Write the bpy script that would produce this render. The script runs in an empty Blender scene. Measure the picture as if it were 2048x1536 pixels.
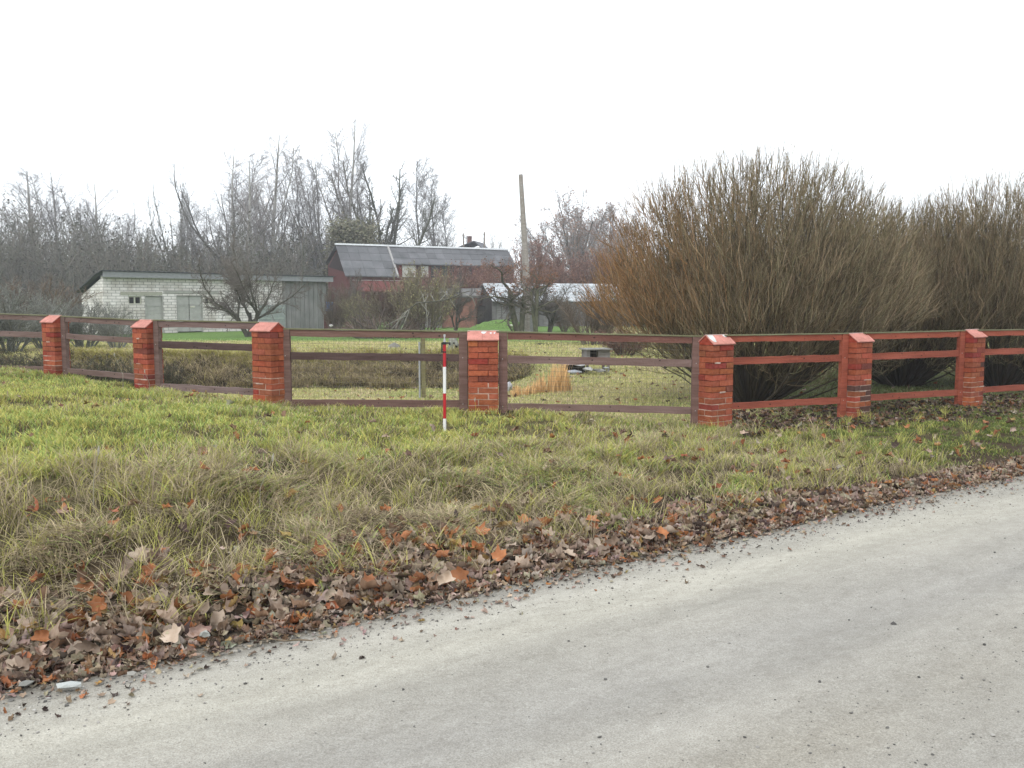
import bpy, math
import numpy as np
from mathutils import Vector, Matrix

sc = bpy.context.scene
COL = sc.collection
F = 1774.0; PITCH = math.radians(5.22); CAMZ = 1.6

# ---------------------------------------------------------------- camera
cam = bpy.data.cameras.new('camera')
cam.sensor_width = 36.0; cam.lens = 36.0 * F / 2048.0
cam.clip_start = 0.05; cam.clip_end = 3000
camo = bpy.data.objects.new('camera', cam); COL.objects.link(camo)
camo.location = (0, 0, CAMZ); camo.rotation_euler = (math.radians(90) - PITCH, 0, 0)
sc.camera = camo

# ---------------------------------------------------------------- world (bright overcast sky)
SUN_EL, SUN_AZ = math.radians(48), math.radians(-28)      # sun stands behind the camera, to its left
w = bpy.data.worlds.new('World'); sc.world = w; w.use_nodes = True
nt = w.node_tree; nt.nodes.clear()
out = nt.nodes.new('ShaderNodeOutputWorld'); bg = nt.nodes.new('ShaderNodeBackground')
sky = nt.nodes.new('ShaderNodeTexSky'); sky.sky_type = 'NISHITA'; sky.sun_disc = False
sky.sun_elevation = SUN_EL; sky.sun_rotation = math.radians(180) + SUN_AZ
mx = nt.nodes.new('ShaderNodeMix'); mx.data_type = 'RGBA'
mx.inputs[0].default_value = 0.86                         # thick even cloud in front of the blue
nt.links.new(sky.outputs[0], mx.inputs[6]); mx.inputs[7].default_value = (10.0, 10.35, 10.8, 1)
nt.links.new(mx.outputs[2], bg.inputs[0]); bg.inputs[1].default_value = 0.10
nt.links.new(bg.outputs[0], out.inputs[0])
sl = bpy.data.lights.new('sun', 'SUN'); sl.energy = 0.9; sl.angle = math.radians(25); sl.color = (1, 0.97, 0.92)
so = bpy.data.objects.new('sun', sl); COL.objects.link(so)
sdir = Vector((math.sin(SUN_AZ) * math.cos(SUN_EL), -math.cos(SUN_AZ) * math.cos(SUN_EL), math.sin(SUN_EL)))
so.rotation_euler = sdir.to_track_quat('Z', 'Y').to_euler(); so.location = sdir * 50
vs = sc.view_settings; vs.view_transform = 'Standard'; vs.look = 'None'; vs.gamma = 1; vs.use_curve_mapping = False
vs.exposure = 0.84
try:
    sc.cycles.max_bounces = 5; sc.cycles.diffuse_bounces = 3; sc.cycles.transparent_max_bounces = 4
    sc.cycles.volume_bounces = 0; sc.cycles.use_denoising = True
except Exception: pass

# ---------------------------------------------------------------- helpers
def XU(u, D, z=0.0): return (u - 1024) / F * (D * math.cos(PITCH) + (CAMZ - z) * math.sin(PITCH))
def ZV(v, D): return CAMZ + D * math.tan(math.atan((768 - v) / F) - PITCH)
def smooth(a, b, x):
    t = np.clip((np.asarray(x, float) - a) / (b - a), 0, 1); return t * t * (3 - 2 * t)
def norm(a): return a / np.maximum(np.linalg.norm(a, axis=-1, keepdims=True), 1e-9)

def vnoise(x, y, sc_, seed=0):
    """smooth value noise in -1..1 (vectorised)"""
    x = np.asarray(x, float) / sc_; y = np.asarray(y, float) / sc_
    xi = np.floor(x).astype(np.int64); yi = np.floor(y).astype(np.int64); fx = x - xi; fy = y - yi
    fx = fx * fx * (3 - 2 * fx); fy = fy * fy * (3 - 2 * fy)
    def h(a, b):
        n = (a * 374761393 + b * 668265263 + seed * 1442695041) & 0xffffffff
        n = ((n ^ (n >> 13)) * 1274126177) & 0xffffffff
        return ((n ^ (n >> 16)) & 0xffff) / 32767.5 - 1
    return (h(xi, yi) * (1 - fx) + h(xi + 1, yi) * fx) * (1 - fy) + (h(xi, yi + 1) * (1 - fx) + h(xi + 1, yi + 1) * fx) * fy
def fbm(x, y, s, seed=0, o=3):
    r = 0; a = 1; t = 0
    for i in range(o): r = r + a * vnoise(x, y, s / 2 ** i, seed + i * 17); t += a; a *= .55
    return r / t

def mesh_np(name, V, faces, col=None, mat=None, smooth_=False):
    """faces: list of int arrays (n,k); col: (nv,3) point colours"""
    me = bpy.data.meshes.new(name)
    V = np.asarray(V, np.float32); me.vertices.add(len(V)); me.vertices.foreach_set('co', V.ravel())
    fs = [np.asarray(f, np.int32) for f in faces if len(f)]
    loops = np.concatenate([f.ravel() for f in fs]); tot = np.concatenate([np.full(len(f), f.shape[1], np.int32) for f in fs])
    st = np.concatenate([[0], np.cumsum(tot)[:-1]]).astype(np.int32)
    me.loops.add(len(loops)); me.loops.foreach_set('vertex_index', loops)
    me.polygons.add(len(tot)); me.polygons.foreach_set('loop_start', st)
    try: me.polygons.foreach_set('loop_total', tot)
    except Exception: pass
    me.update(calc_edges=True)
    (me.shade_smooth if smooth_ else me.shade_flat)()
    if col is not None:
        a = me.color_attributes.new('col', 'FLOAT_COLOR', 'POINT')
        c = np.ones((len(V), 4), np.float32); c[:, :3] = col; a.data.foreach_set('color', c.ravel())
    if mat: me.materials.append(mat)
    return me

def link(name, me, parent=None, label=None, cat=None, group=None, kind=None, loc=None, rz=None):
    o = bpy.data.objects.new(name, me); COL.objects.link(o)
    if parent: o.parent = parent
    if loc is not None: o.location = loc
    if rz is not None: o.rotation_euler = (0, 0, rz)
    if label: o['label'] = label
    if cat: o['category'] = cat
    if group: o['group'] = group
    if kind: o['kind'] = kind
    return o
def thing(name, label, cat, loc=(0, 0, 0), rz=0, group=None):
    return link(name, None, None, label, cat, group, None, loc, rz)

class Geo:
    """boxes, prisms and tubes with one colour each, ending in one mesh"""
    def __init__(s): s.V = []; s.F = {}; s.C = []; s.n = 0
    def add(s, V, faces, c=(1, 1, 1)):
        V = np.asarray(V, float)
        for f in faces:
            f = np.asarray(f, int); 
            if f.ndim == 1: f = f[None]
            s.F.setdefault(f.shape[1], []).append(f + s.n)
        s.V.append(V); c = np.asarray(c, float)
        s.C.append(c if c.ndim == 2 else np.tile(c, (len(V), 1))); s.n += len(V)
    def box(s, x0, x1, y0, y1, z0, z1, c=(1, 1, 1), j=0, M=None):
        V = np.array([(x, y, z) for z in (z0, z1) for x, y in ((x0, y0), (x1, y0), (x1, y1), (x0, y1))], float)
        if j: V += RNG.normal(0, j, V.shape)
        if M is not None: V = V @ np.array(M.to_3x3()).T + np.array(M.translation)
        s.add(V, [[[0, 3, 2, 1], [4, 5, 6, 7], [0, 1, 5, 4], [1, 2, 6, 5], [2, 3, 7, 6], [3, 0, 4, 7]]], c)
    def prism(s, poly, a0, a1, axis='x', c=(1, 1, 1)):
        """poly: 2D outline in the other two axes, extruded along axis"""
        n = len(poly); V = []
        for a in (a0, a1):
            for p, q in poly:
                V.append((a, p, q) if axis == 'x' else (p, a, q) if axis == 'y' else (p, q, a))
        fs = [[list(range(n))[::-1]], [list(range(n, 2 * n))], [[i, (i + 1) % n, n + (i + 1) % n, n + i] for i in range(n)]]
        s.add(V, fs, c)
    def tube(s, pts, rad, k=8, c=(1, 1, 1), cap=True):
        V, f, _ = tubes(np.asarray(pts, float)[None], np.asarray(rad, float)[None] if np.ndim(rad) else np.full((1, len(pts)), rad), k)
        fs = [f]
        if cap: n = len(V); fs += [[list(range(k))[::-1]], [list(range(n - k, n))]]
        s.add(V, fs, c)
    def mesh(s, name, mat, smooth_=False):
        return mesh_np(name, np.concatenate(s.V), [np.concatenate(v) for v in s.F.values()], np.concatenate(s.C), mat, smooth_)

def tubes(P, R, k=3):
    """P (B,n,3), R (B,n) -> verts, quad faces, index of polyline per vertex"""
    B, n, _ = P.shape
    T = np.empty_like(P); T[:, 1:-1] = P[:, 2:] - P[:, :-2]; T[:, 0] = P[:, 1] - P[:, 0]; T[:, -1] = P[:, -1] - P[:, -2]
    T = norm(T); ref = np.where(np.abs(T[:, :1, 2:3]) > .9, np.array([1., 0, 0]), np.array([0, 0, 1.]))
    ref = np.broadcast_to(ref, T.shape); U = norm(np.cross(T, ref)); W = np.cross(T, U)
    a = np.arange(k) * 2 * math.pi / k
    V = P[:, :, None] + R[:, :, None, None] * (np.cos(a)[None, None, :, None] * U[:, :, None] + np.sin(a)[None, None, :, None] * W[:, :, None])
    b = np.arange(B)[:, None, None] * n * k; i = np.arange(n - 1)[None, :, None] * k; j = np.arange(k)[None, None, :]; j2 = (j + 1) % k
    f = np.stack([b + i + j, b + i + j2, b + i + k + j2, b + i + k + j], -1).reshape(-1, 4)
    return V.reshape(-1, 3), f, np.repeat(np.arange(B), n * k)

RNG = np.random.default_rng(7)

# ---------------------------------------------------------------- materials
def mat(name, color=None, rough=.85, attr=True, noise=None, bump=0, bscale=30, spec=.2, vary=0.0, metal=0, extra=None):
    """colour = attribute 'col' (own colour of each piece) x noise mottling"""
    m = bpy.data.materials.new(name); m.use_nodes = True; t = m.node_tree; n = t.nodes; L = t.links
    b = n['Principled BSDF']; b.inputs['Roughness'].default_value = rough; b.inputs['Metallic'].default_value = metal
    b.inputs['Specular IOR Level'].default_value = spec
    if color is not None:
        c = n.new('ShaderNodeRGB'); c.outputs[0].default_value = (*color, 1); src = c.outputs[0]
    if attr:
        a = n.new('ShaderNodeAttribute'); a.attribute_name = 'col'
        if color is not None:
            mm = n.new('ShaderNodeMix'); mm.data_type = 'RGBA'; mm.blend_type = 'MULTIPLY'; mm.inputs[0].default_value = 1
            L.new(src, mm.inputs[6]); L.new(a.outputs['Color'], mm.inputs[7]); src = mm.outputs[2]
        else: src = a.outputs['Color']
    co = n.new('ShaderNodeTexCoord')
    for (sx, lo, hi, st, tint) in (noise or []):
        mp = n.new('ShaderNodeMapping'); mp.inputs['Scale'].default_value = st; L.new(co.outputs['Object'], mp.inputs[0])
        nz = n.new('ShaderNodeTexNoise'); nz.inputs['Scale'].default_value = sx; nz.inputs['Detail'].default_value = 5; L.new(mp.outputs[0], nz.inputs[0])
        r = n.new('ShaderNodeValToRGB'); r.color_ramp.elements[0].position = .3; r.color_ramp.elements[1].position = .7
        r.color_ramp.elements[0].color = (*[lo * q for q in tint], 1); r.color_ramp.elements[1].color = (hi, hi, hi, 1); L.new(nz.outputs['Fac'], r.inputs[0])
        mm = n.new('ShaderNodeMix'); mm.data_type = 'RGBA'; mm.blend_type = 'MULTIPLY'; mm.inputs[0].default_value = 1
        L.new(src, mm.inputs[6]); L.new(r.outputs[0], mm.inputs[7]); src = mm.outputs[2]
    if vary:
        oi = n.new('ShaderNodeObjectInfo'); mr = n.new('ShaderNodeMapRange'); mr.inputs[3].default_value = 1 - vary; mr.inputs[4].default_value = 1 + vary
        L.new(oi.outputs['Random'], mr.inputs[0]); mm = n.new('ShaderNodeMix'); mm.data_type = 'RGBA'; mm.blend_type = 'MULTIPLY'; mm.inputs[0].default_value = 1
        L.new(src, mm.inputs[6]); L.new(mr.outputs[0], mm.inputs[7]); src = mm.outputs[2]
    L.new(src, b.inputs['Base Color'])
    if bump:
        nz = n.new('ShaderNodeTexNoise'); nz.inputs['Scale'].default_value = bscale; nz.inputs['Detail'].default_value = 6; L.new(co.outputs['Object'], nz.inputs[0])
        bp = n.new('ShaderNodeBump'); bp.inputs['Strength'].default_value = bump; bp.inputs['Distance'].default_value = .02
        L.new(nz.outputs['Fac'], bp.inputs['Height']); L.new(bp.outputs[0], b.inputs['Normal'])
    return m
G = (1, 1, 1)
M = {}
M['ground'] = mat('ground', noise=[(9, .6, 1.25, G, (1, .95, .9)), (60, .55, 1.3, G, (1, .95, .85))], bump=.8, bscale=40, rough=.95, spec=.05)
M['road'] = mat('road', noise=[(1.1, .86, 1.04, (.22, 1, 1), (.98, .98, .99)), (3.2, .93, 1.03, (.25, 1.2, 1), G), (14, .90, 1.05, (.6, 1.2, 1), (1, .99, .98)), (38, .92, 1.04, G, (1, .99, .98)),
                               (150, .72, 1.12, G, (1, .98, .95)), (420, .7, 1.15, G, G)], bump=.75, bscale=60, rough=.9, spec=.15)
M['stone'] = mat('stone', noise=[(25, .7, 1.15, G, G)], bump=.3, rough=.9, vary=.1)
M['grass'] = mat('grass', rough=.75, spec=.12)
def translucent(m, f):
    t = m.node_tree; b = t.nodes['Principled BSDF']; o = t.nodes['Material Output']; tr = t.nodes.new('ShaderNodeBsdfTranslucent'); ms = t.nodes.new('ShaderNodeMixShader'); ms.inputs[0].default_value = f
    t.links.new(b.inputs['Base Color'].links[0].from_socket, tr.inputs[0]); t.links.new(b.outputs[0], ms.inputs[1]); t.links.new(tr.outputs[0], ms.inputs[2]); t.links.new(ms.outputs[0], o.inputs[0])
translucent(M['grass'], .3)
M['leaf'] = mat('leaf', noise=[(45, .75, 1.15, G, (1, .93, .85))], rough=.7, spec=.25)
M['leafv'] = mat('single_leaf', noise=[(2.2, .72, 1.18, G, (1, .9, .8))], rough=.65, spec=.25, vary=.35)
M['twig'] = mat('twig', rough=.9, spec=.08, vary=.12)
M['bark'] = mat('bark', noise=[(14, .6, 1.2, (1, 1, .3), (.95, 1, .9))], bump=.6, bscale=25, rough=.95, spec=.08)
M['brick'] = mat('brick', noise=[(22, .80, 1.08, G, (.95, .85, .8)), (5, .86, 1.1, G, (.95, .92, .9))], bump=.5, bscale=70, rough=.85, spec=.15)
M['tile'] = mat('cap_tile', noise=[(12, .82, 1.05, G, (.95, .95, .9)), (45, .85, 1.05, G, G)], bump=.25, bscale=60, rough=.75, spec=.2)
M['wood'] = mat('wood', noise=[(5, .72, 1.12, (.35, 3, 3), (1, .93, .88)), (26, .82, 1.1, (.12, 2, 2), (.95, .9, .88))], bump=.4, bscale=40, rough=.8, spec=.2)
M['plain'] = mat('painted', noise=[(6, .85, 1.05, G, G)], rough=.7, spec=.2)
M['metal'] = mat('metal', rough=.4, spec=.5, metal=.6)
M['gloss'] = mat('pole_paint', noise=[(40, .93, 1.02, G, G)], rough=.4, spec=.4)
M['glass'] = mat('glass', rough=.12, spec=.5)
M['corr'] = mat('corrugated', noise=[(1.2, .78, 1.1, G, (.95, 1, .98)), (7, .85, 1.1, (3, 3, .3), G)], rough=.75)

# ---------------------------------------------------------------- the lie of the land
E0 = np.array([-2.07, 3.46]); EA = math.radians(34.5)
ED = np.array([math.cos(EA), math.sin(EA)]); EN = np.array([-math.sin(EA), math.cos(EA)])
def st_of(x, y): return ((x - E0[0]) * EN[0] + (y - E0[1]) * EN[1], (x - E0[0]) * ED[0] + (y - E0[1]) * ED[1])
def xy_of(s, t): return E0[0] + s * EN[0] + t * ED[0], E0[1] + s * EN[1] + t * ED[1]
PIL = [(-7.35, 14.3), (-5.38, 13.1), (-3.18, 11.6), (-.37, 11.4), (2.6, 11.3), (4.82, 12.4), (7.04, 13.6)]
FX = [-60, -9.4, -7.35, -5.38, -3.18, -.37, 2.6, 4.82, 7.04, 9.3, 60]
FY = [46, 15.6, 14.3, 13.1, 11.6, 11.4, 11.3, 12.4, 13.6, 14.85, 42]
def behind(x, y): return y - np.interp(x, FX, FY)
def road_z(s, t):
    return .035 * smooth(0, -1.6, s) - .012 * np.exp(-((s + 1.35) / .35) ** 2) - .014 * np.exp(-((s + 3.0) / .4) ** 2) + .008 * vnoise(s * 3, t, 1.1, 5) * smooth(.1, -.6, s)
def gz(x, y):
    x = np.asarray(x, float); y = np.asarray(y, float)
    s, t = st_of(x, y)
    hb = np.interp(t, [-3, 1, 2, 3.7, 5.9, 8.3, 11], [.47, .44, .38, .205, .165, .02, 0])
    prof = .12 * smooth(.1, 1.0, s) + .63 * smooth(.8, 2.9, s) + .25 * smooth(2.5, 6.5, s)
    z = hb * prof
    near = smooth(.5, 1.4, s)
    rough = smooth(.6, 1.3, s) * smooth(4.2, 2.6, s) * smooth(7.5, 4.5, t)
    z = z + near * (.035 * fbm(x, y, .55, 3) + .03 * vnoise(x, y, 1.7, 9)) + rough * (.075 * vnoise(x, y, .42, 12) + .05 * vnoise(x, y, .95, 13))
    z = z + .07 * np.exp(-(((x + 1.96) / .30) ** 2 + ((y - 7.1) / .22) ** 2)) - .10 * np.exp(-(((x + 1.96) / .26) ** 2 + ((y - 6.62) / .20) ** 2))     # the small dark hollow
    z = np.where(s < 0, road_z(s, t) - .012, z)
    z = np.where(s < -9.5, 0.02, z)
    df = behind(x, y)
    lawn = np.interp(y, [12, 16, 20, 26, 34, 45, 100], [-.02, -.14, -.14, .0, .06, 0, 0])
    pond = np.interp(y, [12, 14.5, 18.5, 22.3, 23.0, 25.3, 28, 34, 45, 100], [.1, .0, -.46, -.56, -.40, .10, .12, .10, 0, 0])
    m = smooth(1.3, -.9, x) * smooth(-26, -18, x)
    zg = lawn * (1 - m) + pond * m + .02 * fbm(x, y, 1.8, 21) + m * .16 * fbm(x, y * .7, .9, 23, 2) * smooth(22, 22.8, y) * smooth(25.6, 24.4, y)
    k = smooth(0.05, 2.0, df)
    return z * (1 - k) + zg * k

def near_noise(x, y): return fbm(x, y, 1.2, 40), fbm(x, y, 3.5, 50)
STRAW = np.array([.60, .50, .31]); GREYS = np.array([.33, .27, .19]); YG = np.array([.52, .48, .14]); GR = np.array([.26, .34, .09]); DG = np.array([.10, .14, .045]); LGR = np.array([.36, .46, .14])
def grass_mix(x, y, rng):
    """own colour of each blade: fresh green, yellowing or dead straw, by patch"""
    n = len(x); s, t = st_of(x, y); n1, n2 = near_noise(x, y); df = behind(x, y)
    dead = smooth(.2, .9, s) * smooth(3.3, 2.2, s) * smooth(5.5, 2.5, t)            # dead band on the slope
    dead = np.maximum(dead * .8, .5 * smooth(.9, .4, s)) + .7 * n1 + .35 * fbm(x, y, .3, 41, 2)
    right = smooth(6.6, 9.6, t) * (df < 0)
    lawnl = smooth(2.8, 4.5, s) * smooth(4.0, 1.0, t) * (df < 0)
    r = rng.random(n); c = np.empty((n, 3))
    pg = np.clip(.30 + .35 * n2 + .14 * lawnl + .30 * right - .25 * dead, .05, .95)
    pd = np.clip(.26 + .75 * dead - .20 * lawnl - .3 * right, .04, .9)
    sel = rng.random(n)
    c[:] = YG
    gsel = sel < pg; c[gsel] = GR
    lg = gsel & (rng.random(n) < .5 * (1 - right)); c[lg] = LGR
    dsel = (sel > 1 - pd); q = rng.random(n)[:, None]
    c[dsel] = (STRAW * q + GREYS * (1 - q))[dsel]
    bsel = rng.random(n) < np.clip(-.05 + .75 * fbm(x, y, .45, 43, 2) + .12 * smooth(3.2, 1.5, s), 0, .55) * (1 - .6 * right); c[bsel] = np.array([.17, .125, .08])
    rr = (right * rng.random(n))[:, None]; mixg = rng.random(n)[:, None]
    c = c * (1 - rr) + (DG * mixg + GR * .62 * (1 - mixg)) * rr; c = c * (1 - .22 * right[:, None])
    return c * (.6 + .75 * r)[:, None]

def ground_colour(x, y):
    s, t = st_of(x, y); df = behind(x, y); n1, n2 = near_noise(x, y)
    soil = np.array([.065, .048, .034]); c = np.tile(soil, (len(x), 1))
    def lerp(c, k, col): return c * (1 - k[:, None]) + np.asarray(col) * k[:, None]
    c = lerp(c, smooth(.9, 2.4, s) * .5, [.13, .125, .055])
    c = lerp(c, np.exp(-(((x + 1.96) / .3) ** 4 + ((y - 6.75) / .35) ** 4)), [.030, .022, .016])
    c = lerp(c, smooth(.25, -.05, s), [.30, .285, .25])
    g = smooth(.3, 1.2, df)
    c = lerp(c, g, [.30, .285, .13])
    c = lerp(c, g * np.clip(.25 + .9 * n2, 0, .8), [.21, .24, .09])
    c = lerp(c, g * np.clip(.1 + .9 * n1, 0, .5), [.33, .29, .17])
    c = lerp(c, g * smooth(34, 38, y) * smooth(6, 3, x), [.13, .22, .065])            # fresh green strip by the sheds
    bank = smooth(22.0, 22.8, y) * smooth(25.6, 24.6, y) * smooth(.8, -.6, x)
    c = lerp(c, bank, [.10, .085, .055])
    c = lerp(c, g * smooth(3.2, 5.5, x) * smooth(26, 20, y) * .75, [.05, .07, .028])   # darker green ground among the willows
    c = lerp(c, g * smooth(70, 90, y), [.12, .14, .06])
    return c

def axis(lo, hi, a, b, step, grow=1.12):
    v = list(np.arange(a, b + 1e-6, step)); d = step; x = v[-1]
    while x < hi: d = min(d * grow, 12); x += d; v.append(x)
    d = step; x = v[0]
    while x > lo: d = min(d * grow, 12); x -= d; v.insert(0, x)
    return np.array(v)
gx = axis(-240, 240, -9, 9, .09, 1.07); gy = axis(-60, 320, 2.5, 27, .09, 1.07)
X, Y = np.meshgrid(gx, gy); Xf, Yf = X.ravel(), Y.ravel()
Z = gz(Xf, Yf); nx = len(gx); ny = len(gy)
i = np.arange((ny - 1) * nx).reshape(ny - 1, nx)[:, :-1].ravel()
fq = np.stack([i, i + 1, i + nx + 1, i + nx], 1)
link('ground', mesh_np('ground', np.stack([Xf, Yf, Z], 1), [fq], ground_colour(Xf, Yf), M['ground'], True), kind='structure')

# the gravel road: a sheet that thins out raggedly into the verge
ss = np.concatenate([np.arange(-9.3, -3.5, .3), np.arange(-3.5, .32, .045)]); tt = axis(-90, 140, -3, 12, .07, 1.08)
S, T = np.meshgrid(ss, tt); S = S.ravel(); T = T.ravel(); rx, ry = xy_of(S, T)
edge = .10 * fbm(T, T * 0, .9, 70) + .05 * fbm(T, S, .22, 71)
zr = np.where(S < 0, road_z(S, T), gz(rx, ry)) + .004 + np.minimum(0, -(S - edge) * .25)
n1 = fbm(S * 3, T * .35, 1.0, 61); n2 = fbm(S, T, .5, 63)
rc = np.tile(np.array([.415, .402, .358]), (len(S), 1))
band = np.exp(-((S + 1.45 + .1 * vnoise(T, T * 0, 3, 2)) / .30) ** 2) * .8 + np.exp(-((S + 3.0 + .1 * vnoise(T, T * 0, 3, 4)) / .35) ** 2) * .8
n3 = fbm(S * 6, T * .5, 1.0, 65); rc = rc * (1 + .07 * n2[:, None] + .12 * n1[:, None] + .10 * n3[:, None])
lt = (np.exp(-((S + .55) / .35) ** 2))[:, None]; rc = rc * (1 + .13 * lt) * (1 - .03 * lt * np.array([0, 0, 1]))
rc = rc * (1 - band[:, None] * np.array([.085, .08, .06]))                            # smoother, cooler wheel tracks
dk = (np.exp(-((S + 2.25 + .15 * vnoise(T, T * 0, 2, 8)) / .22) ** 2) * (.6 + .5 * n2))[:, None]; rc = rc * (1 - dk * np.array([.17, .19, .23]))
ek = smooth(-.28, .1, S + .08 * n2)[:, None]; rc = rc * (1 - .42 * ek * np.array([1, 1.05, 1.1]))
i = np.arange((len(tt) - 1) * len(ss)).reshape(len(tt) - 1, len(ss))[:, :-1].ravel(); q = len(ss)
Vr = np.stack([S * 0, S * 0, zr], 1); Vr[:, 0], Vr[:, 1] = S, T
Vr2 = np.stack([T, S, zr], 1)                                                     # local axes: x along the road
ro = link('road', mesh_np('road', Vr2, [np.stack([i, i + q, i + q + 1, i + 1], 1)], rc, M['road'], True), kind='structure')
ro.location = (E0[0], E0[1], 0); ro.rotation_euler = (0, 0, EA)

# ---------------------------------------------------------------- grass
def blades(x, y, z, h, wd, az, lean, col, name, droop=.5, seg=3):
    """curved tapering blades as one mesh"""
    n = len(x); hd = np.stack([np.cos(az), np.sin(az)], 1); sd = np.stack([-np.sin(az + RNG.normal(0, .6, n)), np.cos(az + RNG.normal(0, .6, n))], 1)
    tsteps = [0, .4, .75, 1.0] if seg == 3 else [0, .55, 1.0]
    V = []
    for k, tv in enumerate(tsteps):
        out_ = h * lean * (tv ** 1.6); up = h * (tv - droop * lean * tv ** 2.4)
        up = np.maximum(up, .012 * tv)
        px = x + hd[:, 0] * out_; py = y + hd[:, 1] * out_; pz = z + up
        if k < len(tsteps) - 1:
            ww = wd * (1 - .55 * tv) * .5
            V.append(np.stack([px - sd[:, 0] * ww, py - sd[:, 1] * ww, pz], 1)); V.append(np.stack([px + sd[:, 0] * ww, py + sd[:, 1] * ww, pz], 1))
        else: V.append(np.stack([px, py, pz], 1))
    nv = len(V); V = np.stack(V, 1).reshape(-1, 3); b = np.arange(n)[:, None] * nv
    if seg == 3: qd = np.concatenate([b + [0, 1, 3, 2], b + [2, 3, 5, 4]]); tr = b + [4, 5, 6]
    else: qd = b + [0, 1, 3, 2]; tr = b + [2, 3, 4]
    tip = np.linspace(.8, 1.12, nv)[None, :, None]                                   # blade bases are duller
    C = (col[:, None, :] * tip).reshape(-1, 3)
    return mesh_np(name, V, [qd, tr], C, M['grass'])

def visible(x, y, m=1.5, top=None): return np.abs(x) < (y + .6) * .60 + m
rng = np.random.default_rng(11)
# the verge: D from 3.8 to the fence
N = 620000
D = 3.6 + 13.4 * rng.random(N) ** .80; x = (rng.random(N) * 2 - 1) * (D * .60 + 1.2); y = D
s, t = st_of(x, y); df = behind(x, y); n1, n2 = near_noise(x, y)
clump = fbm(x, y, .22, 33, 2) * .9 + .5 * fbm(x, y, .6, 34, 2)
right = smooth(6.6, 9.6, t); slope0 = smooth(.4, 1.2, s) * smooth(4.0, 2.6, s) * smooth(7.5, 4.5, t)
dens = smooth(.15, 1.0, s + .25 * n1) * np.clip(.52 + 1.35 * clump + .9 * slope0 * vnoise(x, y, .42, 12) - .12 * smooth(4.5, 2.5, s) * smooth(7, 4, t), .02, 1) * np.where(df > .1, 0, 1)
dens = dens * (1 - .8 * smooth(-1.25, -.5, df + .35 * n1) * smooth(8.3, 9.0, t) * smooth(13, 11, t))
hole = .9 * np.exp(-(((x + 1.96 + .1 * fbm(x, y, .15, 47, 2)) / .24) ** 2 + ((y - 6.78 + .2 * fbm(x, y, .13, 48, 2)) / .26) ** 2)); dens *= 1 - .95 * hole
keep = (rng.random(N) < dens) & visible(x, y)
x, y, s, t, n1, n2, clump, right, df = [a[keep] for a in (x, y, s, t, n1, n2, clump, right, df)]
n = len(x); pit = rng.random(n)
slope = smooth(.3, 1.0, s) * smooth(3.4, 2.4, s) * smooth(6.5, 3.5, t)
h = (.055 + .045 * rng.random(n) ** 2 + .05 * np.clip(fbm(x, y, .5, 44, 2), 0, 1) + .06 * slope * (.5 + rng.random(n)) + .05 * np.clip(clump, 0, 1) + .03 * np.clip(n2, 0, 1)) * (1 - .45 * right) * (1 + .35 * smooth(-.6, -.1, df))
az = rng.random(n) * 6.28; dn = -EA - 1.2 + .7 * rng.normal(size=n); az = np.where(rng.random(n) < .25 + .2 * slope, dn + 2.4 * vnoise(x, y, .35, 77), az)
lean = .35 + .7 * rng.random(n) + .5 * slope
wd = .0030 + .0024 * rng.random(n) + .00045 * y
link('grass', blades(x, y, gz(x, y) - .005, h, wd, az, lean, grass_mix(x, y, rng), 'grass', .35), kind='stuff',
     label='rough yellow green grass covering the bank in front of the fence', cat='grass')
NB = n
# tufts of long dead grass on the bank
def tufts(cx, cy, nb, hh, colf, name, rad=.06, lean0=.3, lean1=1.1, wd=.004, droop=.4, azm=None, seg=3, zoff=0):
    k = len(cx); x = np.repeat(cx, nb) + rng.normal(0, rad, k * nb); y = np.repeat(cy, nb) + rng.normal(0, rad, k * nb)
    h = np.repeat(hh, nb) * (.45 + .7 * rng.random(k * nb)); az = rng.random(k * nb) * 6.28
    if azm is not None: az = azm + .9 * rng.normal(size=k * nb)
    lean = lean0 + (lean1 - lean0) * rng.random(k * nb)
    return blades(x, y, gz(x, y) - .01 + zoff, h, wd * (.7 + .6 * rng.random(k * nb)), az, lean, colf(x, y, k * nb), name, droop, seg)
K = 1150
s_ = .35 + 2.9 * rng.random(K) ** .9; t_ = -3 + 11.5 * rng.random(K); cx, cy = xy_of(s_, t_); ok = visible(cx, cy) & (behind(cx, cy) < -.2) & (rng.random(K) < np.clip(1.15 - .10 * np.maximum(t_, 0), .15, 1))
ok &= ((cx + 1.96) / .27) ** 2 + ((cy - 6.68) / .34) ** 2 > 1
cx, cy = cx[ok], cy[ok]
def deadcol(x, y, n):
    q = rng.random(n)[:, None]; c = STRAW * q + GREYS * (1 - q); g = rng.random(n) < .35; c[g] = YG * .8 + GR * .2; return c * (.55 + .6 * rng.random(n))[:, None]
link('long_dead_grass', tufts(cx, cy, 30, .10 + .26 * rng.random(len(cx)) ** 1.6, deadcol, 'long_dead_grass', .04, .4, 1.3, .0050, .36, None), kind='stuff',
     label='long bleached dead grass bent over along the slope above the leaves', cat='grass')
K = 560
s_ = .9 + 8 * rng.random(K); t_ = -3 + 15 * rng.random(K); cx, cy = xy_of(s_, t_); ok = visible(cx, cy) & (behind(cx, cy) < -.15) & (((cx + 1.96) / .27) ** 2 + ((cy - 6.68) / .34) ** 2 > 1); cx, cy = cx[ok], cy[ok]
def freshcol(x, y, n):
    c = np.tile(LGR * .5 + YG * .6, (n, 1)); g = rng.random(n) < .4; c[g] = YG; return c * (.7 + .5 * rng.random(n))[:, None]
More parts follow.
